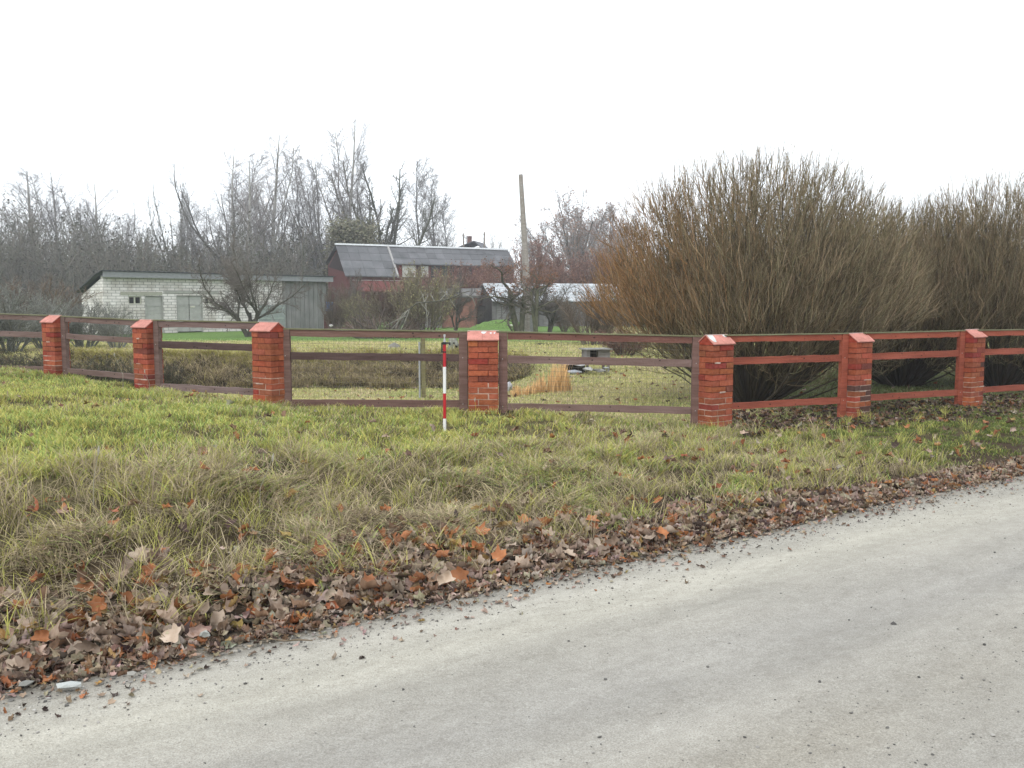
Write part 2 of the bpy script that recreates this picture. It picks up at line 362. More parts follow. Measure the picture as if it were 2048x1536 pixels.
K = 1500; s_ = .5 + 2.6 * rng.random(K); t_ = -3 + 11 * rng.random(K); sx_, sy_ = xy_of(s_, t_); ok = visible(sx_, sy_) & (rng.random(K) < np.interp(t_, [0, 5, 8], [1, .6, .15])); sx_, sy_ = sx_[ok], sy_[ok]; k_ = len(sx_)
az_ = rng.random(k_) * 6.283; hh_ = .16 + .22 * rng.random(k_); tl = .1 + .7 * rng.random(k_) ** 2; q = np.linspace(0, 1, 4)[None]; P_ = np.stack([sx_[:, None] + (np.cos(az_) * tl * hh_)[:, None] * q ** 1.5, sy_[:, None] + (np.sin(az_) * tl * hh_)[:, None] * q ** 1.5, gz(sx_, sy_)[:, None] + (hh_ * np.cos(tl))[:, None] * q], 2)
V_, f_, pid_ = tubes(P_, np.linspace(.0014, .0007, 4)[None] * np.ones((k_, 1)), 3); cs_ = (np.array([.46, .38, .26]) * (.5 + .7 * rng.random(k_))[:, None])[pid_]
link('dead_stalks', mesh_np('dead_stalks', V_, [f_], cs_, M['grass']), kind='stuff', label='thin dead weed stalks sticking up from the slope above the leaves', cat='stalks')
link('grass_tufts', tufts(cx, cy, 26, .10 + .12 * rng.random(len(cx)), freshcol, 'grass_tufts', .035, .2, .8, .0045, .3), kind='stuff',
     label='fresh pale green grass tufts standing up out of the rough bank', cat='grass')

# the garden lawn and the pond bank behind the fence
N = 240000
D = 11.5 + 26 * rng.random(N) ** 1.15; x = (rng.random(N) * 2 - 1) * (D * .60 + 1); y = D; df = behind(x, y)
ok = (df > .05) & (rng.random(N) < .8 + .4 * fbm(x, y, .5, 90, 2)); x, y = x[ok], y[ok]; n = len(x)
n1, n2 = near_noise(x, y); rr = rng.random(n); c = np.tile(np.array([.50, .47, .20]), (n, 1))
g = rng.random(n) < np.clip(.3 + .6 * n2, .05, .9); c[g] = [.33, .38, .13]; g = rng.random(n) < np.clip(.25 + .5 * n1, .05, .7); c[g] = STRAW * .95
by_willows = (smooth(3.2, 5.5, x) * smooth(27, 20, y))[:, None]; c = c * (1 - .75 * by_willows) + np.array([.09, .13, .05]) * .75 * by_willows  # lawn blades turn darker green among the willows
far = (smooth(33, 37, y) * smooth(6, 3, x))[:, None]; c = c * (1 - far) + np.array([.20, .33, .10]) * far
c *= (.75 + .5 * rr)[:, None]
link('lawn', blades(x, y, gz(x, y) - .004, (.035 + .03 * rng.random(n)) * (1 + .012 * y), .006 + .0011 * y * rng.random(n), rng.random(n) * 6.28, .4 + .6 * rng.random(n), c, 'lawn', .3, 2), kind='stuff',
     label='mown yellow green garden lawn behind the brick pillar fence', cat='lawn')
K = 1700
cx = -13 + 13.4 * rng.random(K); cy = 22.3 + 3.1 * rng.random(K)
def bankcol(x, y, n):
    q = rng.random(n)[:, None]; c = STRAW * 1.25 * q + GREYS * .8 * (1 - q); up = smooth(23.6, 25.3, y); g = rng.random(n) < .12 + .6 * up; c[g] = YG * .9; pn = fbm(x, y * 2, .7, 87, 2)
    g = rng.random(n) < np.clip(.15 - 1.1 * pn, .02, .85) * (1 - up); c[g] = [.09, .07, .05]; return c * (.5 + .7 * rng.random(n))[:, None]
link('bank_grass', tufts(cx, cy, 30, .20 + .30 * rng.random(K), bankcol, 'bank_grass', .07, .5, 1.5, .014, .40, -1.57, 3), kind='stuff',
     label='withered brown grass hanging down the steep pond bank in the garden', cat='grass')
# ---------------------------------------------------------------- fallen maple leaves
def leaf_proto(rng):
    lob = [(-90, .22), (-72, .36), (-48, .36), (-28, .45), (-12, .37), (4, .34), (22, .45), (34, .54), (50, .42), (64, .36), (78, .46), (90, .58)]
    pts = [(a, r) for a, r in lob] + [(180 - a, r) for a, r in lob[-2:0:-1]]
    a = np.radians([p[0] for p in pts]); r = np.array([p[1] for p in pts]) * (1 + .09 * rng.normal(size=len(pts)))
    n = len(pts); P = [(0, 0)]; P += [(r[i] * .5 * math.cos(a[i]), r[i] * .5 * math.sin(a[i])) for i in range(n)]; P += [(r[i] * math.cos(a[i]), r[i] * math.sin(a[i])) for i in range(n)]
    P = np.array(P); x, y = P[:, 0], P[:, 1]
    c1, c2, c3 = rng.normal(0, 1.3), rng.normal(0, 1.1), rng.normal(0, .9); rr = np.hypot(x, y)
    z = c1 * x * x + c2 * y * y + c3 * x * y + .10 * np.sin(a[0] + 5 * np.arctan2(y, x) + rng.random() * 6) * rr
    z = .35 * z; kc = rng.uniform(2.0, 5.5) * (1 if rng.random() < .75 else -1); th0 = rng.random() * 3.14; ca, sa = math.cos(th0), math.sin(th0)
    xr, yr = x * ca + y * sa, -x * sa + y * ca; z = z + (1 - np.cos(kc * xr)) / kc * (1 + .5 * yr); xr = np.sin(kc * xr) / kc; x, y = xr * ca - yr * sa, xr * sa + yr * ca
    V = np.stack([x, y, z], 1)
    st = np.array([[-.008, -.18, 0], [.008, -.18, 0], [.03, -.62, .03 + .05 * rng.random()], [.045, -.62, .03]])
    V = np.concatenate([V, st]); k = len(V) - 4
    i = np.arange(n); j = (i + 1) % n
    return V, np.stack([i * 0, 1 + i, 1 + j], 1), np.concatenate([np.stack([1 + i, 1 + n + i, 1 + n + j, 1 + j], 1), [[k, k + 1, k + 3, k + 2]]])
LP = [leaf_proto(np.random.default_rng(100 + i)) for i in range(10)]
def rot(rng, n, tilt):
    az = rng.random(n) * 6.283; ta = rng.random(n) * 6.283; tl = tilt * np.abs(rng.normal(size=n))
    ca, sa = np.cos(az), np.sin(az); R1 = np.zeros((n, 3, 3)); R1[:, 0, 0] = ca; R1[:, 0, 1] = -sa; R1[:, 1, 0] = sa; R1[:, 1, 1] = ca; R1[:, 2, 2] = 1
    ax = np.stack([np.cos(ta), np.sin(ta), ta * 0], 1); K = np.zeros((n, 3, 3)); K[:, 0, 2] = ax[:, 1]; K[:, 1, 2] = -ax[:, 0]; K[:, 2, 0] = -ax[:, 1]; K[:, 2, 1] = ax[:, 0]
    R2 = np.eye(3)[None] + np.sin(tl)[:, None, None] * K + (1 - np.cos(tl))[:, None, None] * (K @ K)
    return R2 @ R1
LEAFC = {'pale': [.34, .275, .215], 'brown': [.17, .105, .065], 'rust': [.29, .12, .05], 'ochre': [.30, .20, .075], 'mauve': [.25, .19, .145], 'dark': [.06, .04, .032]}
def scatter_leaves(x, y, z, size, rng, cols, tilt, protos=None):
    Vs, Ts, Qs, Cs = [], [], [], []; off = 0; n = len(x); pid = rng.integers(0, len(LP), n)
    R = rot(rng, n, tilt)
    for p in range(len(LP)):
        m = np.where(pid == p)[0]
        if not len(m): continue
        V0, T0, Q0 = LP[p]; V = np.einsum('nij,vj->nvi', R[m], V0) * size[m][:, None, None] + np.stack([x[m], y[m], z[m]], 1)[:, None]
        b = off + np.arange(len(m))[:, None, None] * len(V0); Ts.append((T0[None] + b).reshape(-1, 3)); Qs.append((Q0[None] + b).reshape(-1, 4))
        Vs.append(V.reshape(-1, 3)); Cs.append(np.repeat(cols[m], len(V0), 0)); off += len(m) * len(V0)
    return np.concatenate(Vs), np.concatenate(Ts), np.concatenate(Qs), np.concatenate(Cs)
def leafcols(rng, n, p=(.31, .15, .11, .03, .28, .12)):
    k = rng.choice(6, n, p=p); c = np.array(list(LEAFC.values()))[k]; return c * (.7 + .55 * rng.random(n))[:, None] * (1 + .06 * rng.normal(size=(n, 3)))
rng = np.random.default_rng(21)
n = 12000; t_ = -3.2 + 13.2 * rng.random(n); wdt = np.interp(t_, [-3, 1, 3, 5, 7, 9, 10], [1.15, .98, .78, .62, .48, .30, .15]) * (1 + .35 * vnoise(t_, t_ * 0, .8, 93))
s_ = .02 + (wdt * (rng.random(n) ** 1.1)) + .06 * vnoise(t_, t_ * 0, .5, 91); x, y = xy_of(s_, t_); dd = fbm(x, y, .5, 95, 2)
ok = visible(x, y, .6) & (rng.random(n) < (.85 + .9 * dd) * np.interp(t_, [3, 9, 10.5], [1, .62, .2])); x, y, s_ = x[ok], y[ok], s_[ok]; n = len(x)
z = gz(x, y) + .008 + .035 * rng.random(n) * smooth(.02, .3, s_)
sz = (.07 + .055 * rng.random(n)) * (1 - .35 * smooth(.3, 0, s_))
V1 = scatter_leaves(x, y, z, sz, rng, leafcols(rng, n), .55)
# crumbled bits at the road edge
n = 5000; t_ = -3.2 + 13.5 * rng.random(n); s_ = .10 + .17 * rng.normal(size=n); x, y = xy_of(s_, t_); ok = visible(x, y, .5); x, y = x[ok], y[ok]; n = len(x)
V2 = scatter_leaves(x, y, np.maximum(gz(x, y), 0) + .012, .015 + .03 * rng.random(n), rng, leafcols(rng, n, (.30, .15, .06, .02, .27, .20)), .5)
# strays on the bank, by the fence and under it
n = 900; D = 4 + 8.5 * rng.random(n); x = (rng.random(n) * 2 - 1) * D * .58; y = D; s_, t_ = st_of(x, y)
ok = (s_ > .7) & (behind(x, y) < .2) & (rng.random(n) < .16 + .85 * smooth(3.2, .8, s_) + .12 * (x > 0)); x, y = x[ok], y[ok]; n = len(x)
V3 = scatter_leaves(x, y, gz(x, y) + .05 + .05 * rng.random(n), .07 + .05 * rng.random(n), rng, leafcols(rng, n, (.20, .22, .38, .06, .08, .06)), .6)
n = 2600; k_ = rng.random(n); x = 2.75 + 6.8 * k_ ** 1.2; y = np.interp(x, FX, FY) - 1.15 + 2.6 * rng.random(n)
V4 = scatter_leaves(x, y, gz(x, y) + .012 + .03 * rng.random(n), .05 + .05 * rng.random(n), rng, leafcols(rng, n, (.10, .30, .05, .03, .10, .42)) * .8, .6)
n = 700; x = -9 + 22 * rng.random(n); y = 13 + 16 * rng.random(n) ** 1.3
V5 = scatter_leaves(x, y, gz(x, y) + .03, .08 + .05 * rng.random(n), rng, leafcols(rng, n, (.24, .28, .22, .10, .06, .10)), .4)
Vs = []; Ts = []; Qs = []; Cs = []; off = 0
for v, a, b, c in (V1, V2, V3, V4, V5): Vs.append(v); Ts.append(a + off); Qs.append(b + off); Cs.append(c); off += len(v)
link('leaf_litter', mesh_np('leaf_litter', np.concatenate(Vs), [np.concatenate(Ts), np.concatenate(Qs)], np.concatenate(Cs), M['leaf'], True), kind='stuff',
     label='layer of fallen brown leaves between the gravel road and the grass', cat='leaf litter')
# the largest leaves, one object each
LLAB = {'pale': 'pale crumpled maple leaf lying in the litter along the road edge', 'rust': 'rusty orange maple leaf lying in the litter along the road edge',
        'brown': 'dark brown curled maple leaf lying in the litter along the road edge', 'ochre': 'yellow ochre maple leaf lying in the litter along the road edge',
        'mauve': 'greyish brown maple leaf lying in the litter along the road edge'}
lmesh = {}
for cn in LLAB:
    for p in range(4):
        V0, T0, Q0 = LP[(p * 3 + len(cn)) % len(LP)]; lmesh[cn, p] = mesh_np('fallen_leaf', V0, [T0, Q0], np.tile(LEAFC[cn], (len(V0), 1)), M['leafv'], True)
cnt = 0
while cnt < 285:
    t_ = -2.6 + 6.5 * rng.random() ** 1.1; wd_ = 1.2 if t_ < 1 else .95; s_ = .12 + wd_ * rng.random(); x, y = xy_of(s_, t_)
    if abs(x) > (y + .3) * .575: continue
    cn = ['pale', 'rust', 'brown', 'ochre', 'mauve'][rng.choice(5, p=[.26, .32, .14, .05, .23])] if s_ > .45 else ['pale', 'rust', 'brown', 'ochre', 'mauve'][rng.choice(5, p=[.34, .12, .18, .02, .34])]
    o = link('fallen_leaf', lmesh[cn, int(rng.integers(4))], None, LLAB[cn], 'leaf', 'large fallen leaves along the road edge')
    sz = .095 + .05 * rng.random(); o.scale = (sz,) * 3; o.location = (x, y, float(gz(x, y)) + .035 + .035 * rng.random() + (.02 if cn == 'rust' else 0))
    o.rotation_euler = (rng.normal() * .55, rng.normal() * .55, rng.random() * 6.28); cnt += 1
o = link('fallen_leaf', lmesh['brown', 1], None, 'single curled brown leaf lying alone on the gravel road near its edge', 'leaf'); o.location = (1.28, 5.66, .035); o.scale = (.11, .07, .12); o.rotation_euler = (.3, -.2, 1)

# ---------------------------------------------------------------- stones and road crumbs
def stone_proto(rng):
    g = (1 + 5 ** .5) / 2; V = np.array([(-1, g, 0), (1, g, 0), (-1, -g, 0), (1, -g, 0), (0, -1, g), (0, 1, g), (0, -1, -g), (0, 1, -g), (g, 0, -1), (g, 0, 1), (-g, 0, -1), (-g, 0, 1)]) / 1.9
    Fc = np.array([(0, 11, 5), (0, 5, 1), (0, 1, 7), (0, 7, 10), (0, 10, 11), (1, 5, 9), (5, 11, 4), (11, 10, 2), (10, 7, 6), (7, 1, 8), (3, 9, 4), (3, 4, 2), (3, 2, 6), (3, 6, 8), (3, 8, 9), (4, 9, 5), (2, 4, 11), (6, 2, 10), (8, 6, 7), (9, 8, 1)])
    return V * (1 + .22 * rng.normal(size=(12, 1))) * np.array([1, .8, .55]), Fc
SP = [stone_proto(np.random.default_rng(i)) for i in range(6)]
def stones(x, y, z, size, cols, rng):
    Vs, Fs, Cs = [], [], []; off = 0; pid = rng.integers(0, 6, len(x)); R = rot(rng, len(x), .3)
    for p in range(6):
        m = np.where(pid == p)[0]; V0, F0 = SP[p]
        V = np.einsum('nij,vj->nvi', R[m], V0) * size[m][:, None, None] + np.stack([x[m], y[m], z[m]], 1)[:, None]
        Vs.append(V.reshape(-1, 3)); Fs.append((F0[None] + off + np.arange(len(m))[:, None, None] * 12).reshape(-1, 3)); Cs.append(np.repeat(cols[m], 12, 0)); off += len(m) * 12
    return np.concatenate(Vs), np.concatenate(Fs), np.concatenate(Cs)
n1_, n2_, n3_ = 6200, 1700, 1500
t_ = np.concatenate([-3 + 15 * rng.random(n1_), -2 + 9 * rng.random(n2_), -2 + 12 * rng.random(n3_)])
s_ = np.concatenate([-.05 - .28 * np.abs(rng.normal(size=n1_)) + .18 * rng.random(n1_), -2.3 + .28 * rng.normal(size=n2_) , -4.2 * rng.random(n3_)])
x, y = xy_of(s_, t_); ok = visible(x, y, .4); x, y, s_, t_ = x[ok], y[ok], s_[ok], t_[ok]; n = len(x)
sz = .0018 + .0028 * rng.random(n) ** 2 + .006 * rng.random(n) ** 9 + .005 * (s_ > -.25) * rng.random(n) ** 3
g_ = (.07 + .13 * rng.random(n) + .2 * (rng.random(n) < .3))[:, None] * np.array([[1, .96, .88]]); g_ = np.where((s_ > -.3)[:, None], g_ * 1.15, g_)
zz = np.where(s_ < 0, road_z(s_, t_) + .004, gz(x, y) + .006) + sz * .25
V, Fc, Cc = stones(x, y, zz, sz, g_, rng)
link('gravel', mesh_np('gravel', V, [Fc], Cc, M['stone']), kind='stuff', label='loose gravel and crumbs scattered over the pale road', cat='gravel')
def one_stone(u, v, size, c, label, zoff=0, sq=(1, 1, 1), name='stone', p=0):
    b = -(v - 768) / F; dz = -math.sin(PITCH) + b * math.cos(PITCH); dy = math.cos(PITCH) + b * math.sin(PITCH); tt_ = (zoff - CAMZ) / dz
    V0, F0 = SP[p]; o = link(name, mesh_np(name, V0, [F0], np.tile(c, (12, 1)), M['stone']), None, label, 'stone')
    o.location = ((u - 1024) / F * tt_, dy * tt_, zoff + size * .3); o.scale = (size * sq[0], size * sq[1], size * sq[2]); return o
one_stone(1788, 1252, .020, [.09, .085, .08], 'small dark pointed stone alone on the wheel track of the road', .02, (1, 1, 1.5))
one_stone(138, 1376, .04, [.42, .44, .42], 'flat pale stone on the road edge below the leaves', .02, (1.4, 1, .5), p=1)
one_stone(410, 1272, .028, [.33, .34, .31], 'rounded light grey stone among the leaves at the road edge', .04, p=2)
one_stone(50, 1372, .028, [.22, .22, .2], 'grey stone half buried at the edge of the road litter', .02, p=3)
one_stone(265, 1350, .02, [.28, .27, .24], 'small beige stone at the rim of the fallen leaves', .02, p=4)
g = Geo(); pts = [(0, 0, .012), (.05, -.012, .016), (.11, -.035, .013), (.17, -.045, .018), (.235, -.05, .012)]; g.tube(pts, [.002, .003, .0035, .005, .003], 6, (.16, .125, .09)); g.tube([(.11, -.035, .013), (.135, -.01, .02)], [.002, .001], 5, (.16, .125, .09))
link('dry_twig', g.mesh('dry_twig', M['bark']), None, 'thin dry twig lying on the gravel beside the leaves', 'twig', loc=(-1.17, 4.02, .02), rz=.18)

# ---------------------------------------------------------------- brick pillars
def brick_col(rng, lvl):
    c = np.array([.33, .098, .050]) * (.78 + .38 * rng.random()); r = rng.random()
    if r < .07: c = np.array([.26, .05, .035])
    elif r < .12: c = np.array([.19, .06, .04])
    return c * (1 + .07 * rng.normal(size=3))
def pillar(i, top, rz, label, seed, patch=None, dark=0):
    x, y = PIL[i]; g0 = float(gz(x, y - .1)); base = g0 - .14; rng = np.random.default_rng(seed)
    root = thing('brick_pillar', label, 'pillar', (x, y, base), rz, 'brick pillars of the roadside fence')
    W, Dp, ch = .38, .25, .075; H = top - base; hb = H - .10 - .02; nc = int(hb / ch) + 1; z1 = hb; z0 = z1 - nc * ch
    g = Geo(); g.box(-W / 2 + .0052, W / 2 - .0052, -Dp / 2 + .0052, Dp / 2 - .0052, -.05, hb * .5, (.52, .42, .35))
    g.box(-W / 2 + .0055, W / 2 - .0055, -Dp / 2 + .0055, Dp / 2 - .0055, hb * .5, hb - .002, (.13, .034, .02))   # red painted joints higher up, colour darkened to stand in for joint shade
    for k in range(nc):
        zb = z1 - (k + 1) * ch + .011 / 2; zt = zb + ch - .011
        if zt < 0: break
        m = 1 if (k % 2) else -1
        e = .011
        for (a0, a1, b0, b1) in ((-W / 2, W / 2 - .12 - e, -Dp / 2, -e / 2), (-W / 2, W / 2 - .12 - e, e / 2, Dp / 2), (W / 2 - .12, W / 2, -Dp / 2, Dp / 2)):
            if m < 0: a0, a1 = -a1, -a0
            j = rng.normal(0, .0018, 2); zt2 = zt if rng.random() > .25 else zt + .006
            c = brick_col(rng, k)
            if dark and rng.random() < dark: c = np.array([.10, .055, .045])
            g.box(a0 + j[0], a1 + j[0], b0 + j[1], b1 + j[1], max(zb, -.05) + .0015 * rng.normal(), zt2, c, .0012)
        if rng.random() < .15 and k > 1: # mortar smears
            xs = -W / 2 + .04 + .2 * rng.random(); g.box(xs, xs + .08 + .08 * rng.random(), -Dp / 2 - .004, -Dp / 2 + .01, zt - .003, zt + .013, (.50, .42, .36), .002)
    link('shaft', g.mesh('shaft', M['brick']), root)
    # gabled cap: brick red core, two smooth slabs and a pale ridge
    g = Geo(); g.prism([(-Dp / 2 - .002, hb + .001), (Dp / 2 + .002, hb + .001), (Dp / 2 + .002, hb + .018), (0, H - .014), (-Dp / 2 - .002, hb + .018)], -W / 2 - .003, W / 2 + .003, 'x', (.32, .06, .035))
    cap = link('cap', g.mesh('cap', M['brick']), root)
    for sgn in (-1, 1):
        g = Geo(); y1 = Dp / 2 + .022; zb = hb + .004; th = .013; segs = [(-W / 2 - .012, .012 * (i % 3 - 1)), (.012 * (i % 3 - 1) + .003, W / 2 + .012)]
        for (xa, xb) in segs:
            g.prism([(sgn * .004, H - .006), (sgn * y1, zb), (sgn * (y1 + .002), zb + th), (sgn * .004, H + .006)], xa, xb, 'x', np.array([.52, .225, .185]) * (.95 + .1 * rng.random()))
        if sgn < 0 and patch:
            for (xa, xb, fa, fb) in patch:
                zf = lambda f: (H + .0075) * (1 - f) + (zb + th + .0015) * f
                yf = lambda f: -(.004 + (y1 - .002) * f)
                xm = (xa + xb) / 2
                V = [(xa, yf(fa), zf(fa)), (xb, yf(fa), zf(fa)), (xb - .01, yf((fa + fb) / 2), zf((fa + fb) / 2)), (xb - .4 * (xb - xa), yf(fb), zf(fb)), (xa + .015, yf(fb) , zf(fb)), (xa - .008, yf((fa + fb) / 2), zf((fa + fb) / 2))]
                g.add(V, [[[0, 5, 4, 3, 2, 1]]], (.62, .64, .63))
        link('cap_tile', g.mesh('cap_tile', M['tile']), root)
    g = Geo(); g.box(-W / 2 - .01, W / 2 + .01, -.012, .012, H + .002, H + .010, (.55, .42, .38)); link('ridge_strip', g.mesh('ridge_strip', M['tile']), root)
A = math.radians
pillar(0, 1.400, A(-36), 'leftmost brick pillar, mortar joints showing white near the grass', 1)
pillar(1, 1.352, A(-38), 'brick pillar standing second from the left, white smear on its upper front', 2)
pillar(2, 1.346, A(-36), 'brick pillar with gabled cap left of the red and white pole, higher than the rail on its right', 3)
pillar(3, 1.240, A(1), 'brick pillar seen square from the front beside the red and white pole', 4, patch=[(-.02, .045, .1, .35), (.09, .115, .2, .4), (.14, .16, .2, .4)])
pillar(4, 1.192, A(35), 'brick pillar with flaking white patches on its cap between grey and red rails', 5, patch=[(-.18, -.08, .02, .8), (.10, .18, .02, .30)])
pillar(5, 1.176, A(36), 'brick pillar with two blackened bricks between two bright red rail panels', 6, dark=.10)
pillar(6, 1.192, A(37), 'rightmost brick pillar, a white mark on its right edge', 7, dark=.05)

# ---------------------------------------------------------------- rail panels between the pillars
def panel(P, Q, zt, zb, posts, label, c_rail, c_mid, c_low, c_post, mesh=False, seed=0, off0=.2, off1=.2):
    P = np.array(P); Q = np.array(Q); d = Q - P; L0 = np.hypot(*d); d /= L0; A0 = P + d * off0; L = L0 - off0 - off1; rng = np.random.default_rng(seed)
    root = thing('rail_fence_panel', label, 'fence panel', (A0[0], A0[1], 0), math.atan2(d[1], d[0]), 'wooden rail panels of the roadside fence')
    f = lambda x, o: (zt[0] + (zt[1] - zt[0]) * x / L) - o * (zt[0] - zb[0] + (zt[1] - zb[1] - zt[0] + zb[0]) * x / L)
    x0 = .115 if posts[0] else 0; x1 = L - (.115 if posts[1] else 0)
    for (o0, o1, c, dy) in ((.012, .095, c_rail, 0), (.30, .395, c_mid, .004), (.905, .995, c_low, -.003)):
        g = Geo(); ns = 14; xs = np.linspace(x0 + .002, x1 - .002, ns); V = []
        w1 = .004 * rng.normal(size=ns); w2 = .004 * rng.normal(size=ns)
        for yy in (-.02 + dy, .018 + dy):
            for zz_, ww in ((o1, w1), (o0, w2)):
                for k in range(ns): V.append((xs[k], yy, f(xs[k], zz_) + ww[k] * .7))
        i = np.arange(ns - 1); q = lambda a, b: np.stack([a * ns + i, a * ns + i + 1, b * ns + i + 1, b * ns + i], 1)
        fs = [np.concatenate([q(0, 1), q(1, 3), q(3, 2), q(2, 0), [[0, ns, 3 * ns, 2 * ns]], [[ns - 1, 3 * ns - 1, 4 * ns - 1, 2 * ns - 1]]])]
        g.add(V, fs, np.array(c) * (.95 + .1 * rng.random()))
        for _ in range(rng.integers(3, 7)):                                  # knots
            kx = x0 + .1 + (x1 - x0 - .2) * rng.random(); kz = f(kx, o0 + (o1 - o0) * (.2 + .6 * rng.random())); rk = .006 + .006 * rng.random(); a = np.arange(7) * .8976
            g.add(np.stack([kx + rk * 1.3 * np.cos(a), a * 0 - .0215 + dy, kz + rk * np.sin(a)], 1), [[list(range(7))]], np.array(c) * .25)
        link('rail', g.mesh('rail', M['wood']), root)
    g = Geo(); xa = -.0; V = [(x, y_, f(np.clip(x, 0, L), 0) + dz) for x in (-.03, L + .03) for y_ in (-.035, .035) for dz in (-.010, .006)]
    g.add(V, [[[0, 1, 3, 2], [4, 6, 7, 5], [0, 2, 6, 4], [1, 5, 7, 3], [0, 4, 5, 1], [2, 3, 7, 6]]], (.17, .175, .10)); link('capping_board', g.mesh('capping_board', M['wood']), root)
    for k in (0, 1):
        if not posts[k]: continue
        g = Geo(); xa = 0 if k == 0 else L - .112; gr = float(gz(*(A0 + d * xa))) - .08
        V = [(x, y_, z_) for x in (xa, xa + .112) for y_ in (-.03, .03) for z_ in (gr, f(xa, 0) - .0125)]
        g.add(V, [[[0, 1, 3, 2], [4, 6, 7, 5], [0, 2, 6, 4], [1, 5, 7, 3], [0, 4, 5, 1], [2, 3, 7, 6]]], np.array(c_post) * (.95 + .12 * rng.random())); po = link('post', g.mesh('post', M['wood']), root)
        g = Geo()
        for o in (.345, .95): g.tube([(xa + .05, -.034, f(xa, o)), (xa + .05, -.029, f(xa, o))], .0065, 8, (.4, .38, .36))
        link('bolt', g.mesh('bolt', M['metal']), po)
    if mesh:
        g = Geo(); P_ = []; xs = np.arange(x0 + .02, x1, .068)
        for x in xs: P_.append([(x + .003 * rng.normal(), .024 + .002 * rng.normal(), f(x, o)) for o in (.05, .3, .5, .75, .97)])
        for o in np.arange(.06, .97, .062): P_.append([(x, .024 + .003 * rng.normal(), f(x, o) + .003 * rng.normal()) for x in np.linspace(x0, x1, 5)])
        P_ = np.array(P_); V, fq_, _ = tubes(P_, np.full(P_.shape[:2], .0014), 3)
        link('wire_mesh', mesh_np('wire_mesh', V, [fq_], np.tile([.17, .16, .13], (len(V), 1)), M['metal']), root)
    return root
WG = (.17, .12, .105); WD = (.09, .06, .055); WR = (.175, .085, .068); RD = (.31, .085, .05); RD2 = (.28, .08, .05)
panel((-9.4, 15.6), PIL[0], (1.425, 1.402), (.42, .48), (0, 0), 'grey weathered rail panel running off the left edge of the picture', WG, WG, WG, WG, seed=11)
panel(PIL[0], PIL[1], (1.392, 1.350), (.48, .449), (1, 0), 'grey brown rail panel between the first two brick pillars on the left', WG, WG, WG, WG, seed=12, off0=.19)
panel(PIL[1], PIL[2], (1.352, 1.348), (.33, .372), (1, 0), 'grey rail panel in front of the white shed and the bare apple tree', (.18, .125, .115), WD, (.20, .15, .14), WG, seed=13, off0=.19)
panel(PIL[2], PIL[3], (1.268, 1.238), (.246, .25), (1, 1), 'brown rail panel with wire mesh standing right behind the red and white pole', (.175, .105, .085), WD, (.16, .10, .085), (.155, .10, .085), True, 14, .175, .2)
panel(PIL[3], PIL[4], (1.236, 1.180), (.218, .173), (1, 1), 'brown rail panel with wire mesh in front of the reeds and little well house', WR, (.20, .14, .125), (.19, .13, .115), (.17, .105, .09), True, 15, .2, .19)
panel(PIL[4], PIL[5], (1.190, 1.182), (.222, .202), (0, 1), 'bright red rail panel in front of the thick base of the largest willow', RD, RD2, RD2, RD, seed=16, off0=.16, off1=.19)
panel(PIL[5], PIL[6], (1.182, 1.184), (.212, .192), (0, 1), 'bright red rail panel between the two rightmost brick pillars', RD, RD2, RD2, RD, seed=17, off0=.16, off1=.19)
panel(PIL[6], (9.26, 14.8), (1.184, 1.17), (.205, .19), (0, 0), 'bright red rail panel running off the right edge of the picture', RD, RD2, RD2, RD, seed=18, off0=.16)
# two dark dead leaves caught on the wire
for k, (u, v) in enumerate(((1018, 792), (1030, 791))):
    o = link('dead_leaf', lmesh['brown', 2 * k], None, ['left', 'right'][k] + ' one of two dark dead leaves caught on the wire mesh beside the pillar', 'leaf'); D = 11.37; o.location = (XU(u, D), D, ZV(v, D)); o.scale = (.065,) * 3; o.rotation_euler = (1.5, .3 * k, .2)
g = Geo(); g.tube([(0, 0, 0), (.004, .002, .1), (-.003, 0, .21)], .0015, 5, (.08, .06, .05)); link('hanging_stalk', g.mesh('hanging_stalk', M['twig']), None, 'thin dark stalk hanging on the wire mesh above the dead leaves', 'stalk', loc=(XU(1016, 11.36), 11.36, ZV(800, 11.36)))

# ---------------------------------------------------------------- red and white survey pole
D = 9.8; px = XU(889.5, D); gzp = float(gz(px, D)); root = thing('survey_pole', 'red and white striped survey pole with black clamp standing in the grass before the fence', 'survey pole', (px, D, gzp - .03))
root.rotation_euler = (0, math.radians(.3), 0)
def zv(v): return ZV(v, D) - gzp + .03
RDp = (.42, .012, .02); WHp = (.72, .72, .70); R_ = .0175
for a, b, c in ((733.5, 688, RDp), (786.5, 733.5, WHp), (837, 786.5, RDp), (870, 837, WHp)):
    g = Geo(); g.tube([(0, 0, zv(a)), (0, 0, zv(b) - .0005)], R_ if c == RDp else R_ + .0005, 20, c); link('red_section' if c == RDp else 'white_section', g.mesh('section', M['gloss'], False), root)
g = Geo(); g.tube([(0, 0, -.08), (0, 0, zv(869))], [.003, .015], 12, (.3, .3, .3)); link('steel_tip', g.mesh('steel_tip', M['metal']), root)
g = Geo(); z0 = zv(688); g.tube([(0, 0, z0 - .005), (0, 0, z0 + .022)], .024, 16, (.012, .012, .013)); g.box(.015, .066, -.012, .012, z0 + .002, z0 + .020, (.012, .012, .013)); g.box(-.036, -.021, -.012, .012, z0 - .095, z0 + .016, (.012, .012, .013)); g.tube([(0, 0, z0 - .095), (0, 0, z0 - .080)], .021, 14, (.012, .012, .013)); g.box(.050, .066, -.010, .010, z0 - .012, z0 + .004, (.012, .012, .013))
link('clamp', g.mesh('clamp', M['gloss']), root)
